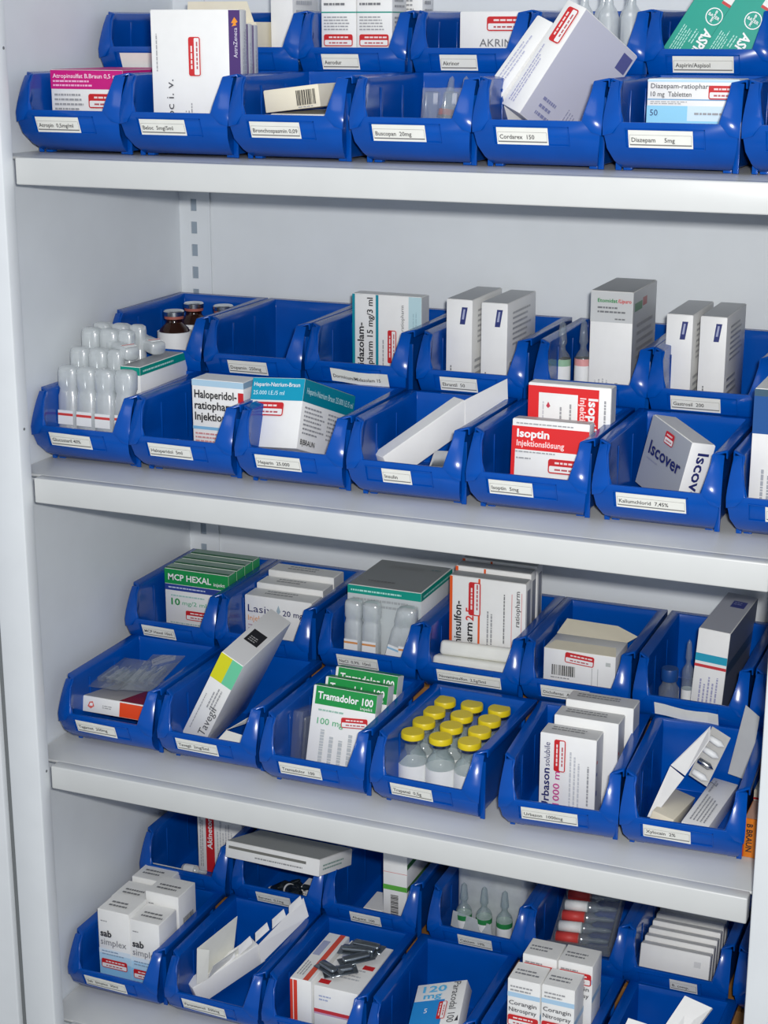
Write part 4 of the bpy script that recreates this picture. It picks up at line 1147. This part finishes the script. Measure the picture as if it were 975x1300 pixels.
# bottom shelf, front row
SAB = ((-0.0050, 0.0790, 39, 93, 'front left'), (0.0342, 0.0800, 36, 88, 'front right'), (-0.0150, 0.1230, 42, 84, 'middle left'), (0.0300, 0.1215, 41, 100, 'middle right'), (-0.0130, 0.1640, 44, 88, 'rear left'))
for (x, y, w, h, where) in SAB:
    d = 38
    C('small white carton fading to light blue below, %s of five' % where, 4, (x, y, FL), (w, d, h), prints=[
        ('rect', 'F', 0, 0, w, h * 0.34, (146, 204, 240)), ('rect', 'F', 0, h * 0.34, w, h * 0.44, (186, 222, 244)), ('rect', 'F', 0, h * 0.44, w, h * 0.5, (222, 236, 246)), ('rect', 'R', 0, 0, d, h * 0.34, (160, 204, 232)), ('rect', 'R', 0, h * 0.34, d, h * 0.44, (196, 222, 240)),
        ('text', 'F', 'sab', 3, h - 31, 11, (50, 52, 58), 0, 0.03, 14), ('text', 'F', 'simplex', 3, h - 41, 11, (130, 132, 138), 0, 0.0, 32), ('sticker', 'F', 3, h - 69, 32, 11), ('lines', 'F', 4, h - 54, 32, h - 47, 2, (120, 150, 180)), ('lines', 'F', 4, h - 14, 12, h - 11, 1, GREY),
        ('bars', 'R', 8, h - 38, 30, h - 28), ('lines', 'T', 8, 8, 34, 22, 2, DK)], group='white and light blue cartons')
RP = (20, 0, -36)
t = C('long opened white carton lying slanted with its far flap bent up', 4, seat(RP, (18, 84, 24), (0.1575, 0.1400, 0.0580)), (18, 84, 24), RP)
flap(t, 'raised_flap', 4, [(0.1580, 0.1400, 0.0580), (0.1605, 0.1400, 0.0355), (0.1950, 0.1890, 0.0750), (0.1890, 0.1890, 0.0960)], CARD)
for i in range(5):
    q = i / 5
    flap(t, 'leaflet_tip', 4, [(0.1300 + 0.062 * q, 0.106 + 0.082 * q, 0.040 + 0.052 * q), (0.1400 + 0.062 * q, 0.120 + 0.082 * q, 0.050 + 0.052 * q), (0.1370 + 0.062 * q, 0.1205 + 0.082 * q, 0.058 + 0.052 * q), (0.1290 + 0.062 * q, 0.108 + 0.082 * q, 0.050 + 0.052 * q)], CARD, 0.0006)
sheet('paper_leaflet', 'white folded leaflet standing upright left of the long opened carton', 'leaflet', 4, [[(0.1140, 0.0800, 0.0330), (0.1300, 0.1350, 0.0480), (0.1330, 0.1400, 0.0870), (0.1150, 0.0820, 0.0750)], [(0.1140, 0.0800, 0.0330), (0.1220, 0.0900, 0.0360), (0.1240, 0.0920, 0.0700), (0.1150, 0.0820, 0.0750)], [(0.1220, 0.0900, 0.0360), (0.1430, 0.1320, 0.0480), (0.1450, 0.1350, 0.0600), (0.1280, 0.0920, 0.0520)]], PAPER)
C('white carton with a red front edge under the silver blisters', 4, (0.2280, 0.0730, FL), (24, 98, 67), prints=[('rect', 'F', 0, 0, 8, 66, (222, 66, 48)), ('rect', 'F', 3, 0, 4, 66, (250, 230, 225)), ('rect', 'T', 14, 1, 20, 97, (222, 84, 58)), ('rect', 'T', 2, 50, 10, 80, (170, 176, 206)), ('lines', 'T', 3, 8, 12, 40, 3, GREY, True)])
C('wider white carton with a red line under the silver blisters', 4, (0.2545, 0.0740, FL), (49, 96, 64), prints=[('rect', 'F', 0, 34, 49, 38, (206, 60, 66)), ('rect', 'F', 0, 32, 49, 34, (200, 160, 190)), ('lines', 'F', 6, 48, 20, 56, 2, (170, 180, 210)), ('rect', 'T', 2, 6, 14, 14, RED), ('rect', 'T', 24, 82, 40, 94, (206, 60, 66)), ('rect', 'T', 34, 46, 46, 54, RED), ('rect', 'T', 4, 60, 30, 78, (190, 196, 210)), ('lines', 'T', 6, 20, 44, 44, 4, (190, 192, 196))])
for i, (x, y, z, a, w) in enumerate(((0.244, 0.096, 0.0760, -30, 34), (0.262, 0.084, 0.0720, 35, 36), (0.272, 0.104, 0.0760, 42, 38), (0.256, 0.128, 0.0760, 4, 44), (0.262, 0.142, 0.0770, -6, 40))):
    t = thing('capsule_blister', 'silver foil blister pocket on the red-striped cartons, %s' % ('leftmost', 'nearest', 'right of centre', 'upper left', 'farthest')[i], 'blister', wpt(4, x, y, z), (math.radians(5), math.radians(-4), math.radians(a)), 'loose silver blister pockets')
    b = MB()
    b.box(0, 0, 0, w * mm, 0.015, 0.0010, FOIL)
    link('foil_back', finish(b.mesh('foil_back'), 0.0004, 1), t)
    b = MB()
    b.box(0.004, 0.003, 0.0010, (w - 4) * mm, 0.012, 0.0060, FOIL)
    link('pocket', finish(b.mesh('pocket'), 0.0028, 3), t)
C('white and sky-blue carton tipped back in its bin at the lower edge', 4, (0.3575, 0.0755, 0.0420), (54.5, 15.6, 86), (-75.8, -16.4, 7.1), down=25, prints=[
    ('rect', 'F', 0, 0, 34, 62, (40, 140, 212)), ('text', 'F', '120', 8, 73, 12, (90, 180, 226), 0, 0.02, 26), ('text', 'F', 'mg', 10, 64, 11, (90, 180, 226), 0, 0.02, 20), ('text', 'F', 'Paracodal 100', 41, 84, 11, (60, 62, 68), -90, 0.0, 56),
    ('sticker', 'F', 38, 34, 24, 9, 90), ('text', 'F', '5', 14, 44, 9, WHT), ('polyg', 'F', [(49, 30), (52, 38), (53, 30)], (60, 60, 66))])
NIT = ((0.4620, 0.0760, 33, 120, 'front left'), (0.4965, 0.0760, 33, 121, 'front right'), (0.4650, 0.1130, 35, 127, 'rear left'), (0.5015, 0.1130, 35, 128, 'rear right'))
for (x, y, w, h, where) in NIT:
    C('tall white carton with a light blue line and a red sticker, %s of four' % where, 4, (x, y, FL), (w, 33, h), prints=[
        ('rect', 'F', 0, h - 19, w, h - 14, (176, 210, 236)), ('rect', 'R', 0, h - 40, 33, h - 34, (176, 210, 236)), ('rect', 'R', 0, 10, 33, 40, (150, 200, 236)), ('text', 'F', 'Corangin', 2, h - 27, 6.5, (70, 72, 80), 0, 0.01, w - 5), ('text', 'F', 'Nitrospray', 2, h - 34.5, 6.5, (70, 72, 80), 0, 0.01, w - 5),
        ('sticker', 'F', 1, h - 50, w - 2, 12) if 'front' in where else ('sticker', 'F', 1, h - 21, w - 2, 13), ('lines', 'T', 4, 8, 28, 20, 2, (110, 112, 118)), ('lines', 'F', 3, h - 13, 26, h - 5, 2, GREY), ('lines', 'F', 4, 20, 28, 66, 5, GREY)], group='nitro spray cartons')
sheet('paper_sachet', 'white printed sachet lying tilted in the last front bin', 'sachet', 4, [[(0.5950, 0.1150, 0.0560), (0.6260, 0.1150, 0.0640), (0.6480, 0.1450, 0.0970), (0.6210, 0.1450, 0.1040)]], CARD, t=0.003)
sheet('paper_sachet', 'corner of a pale sachet at the lower edge of the photo', 'sachet', 4, [[(0.5720, 0.0760, 0.0800), (0.5950, 0.0760, 0.0840), (0.5980, 0.0860, 0.1020), (0.5800, 0.0860, 0.1040)]], CARD, t=0.002)
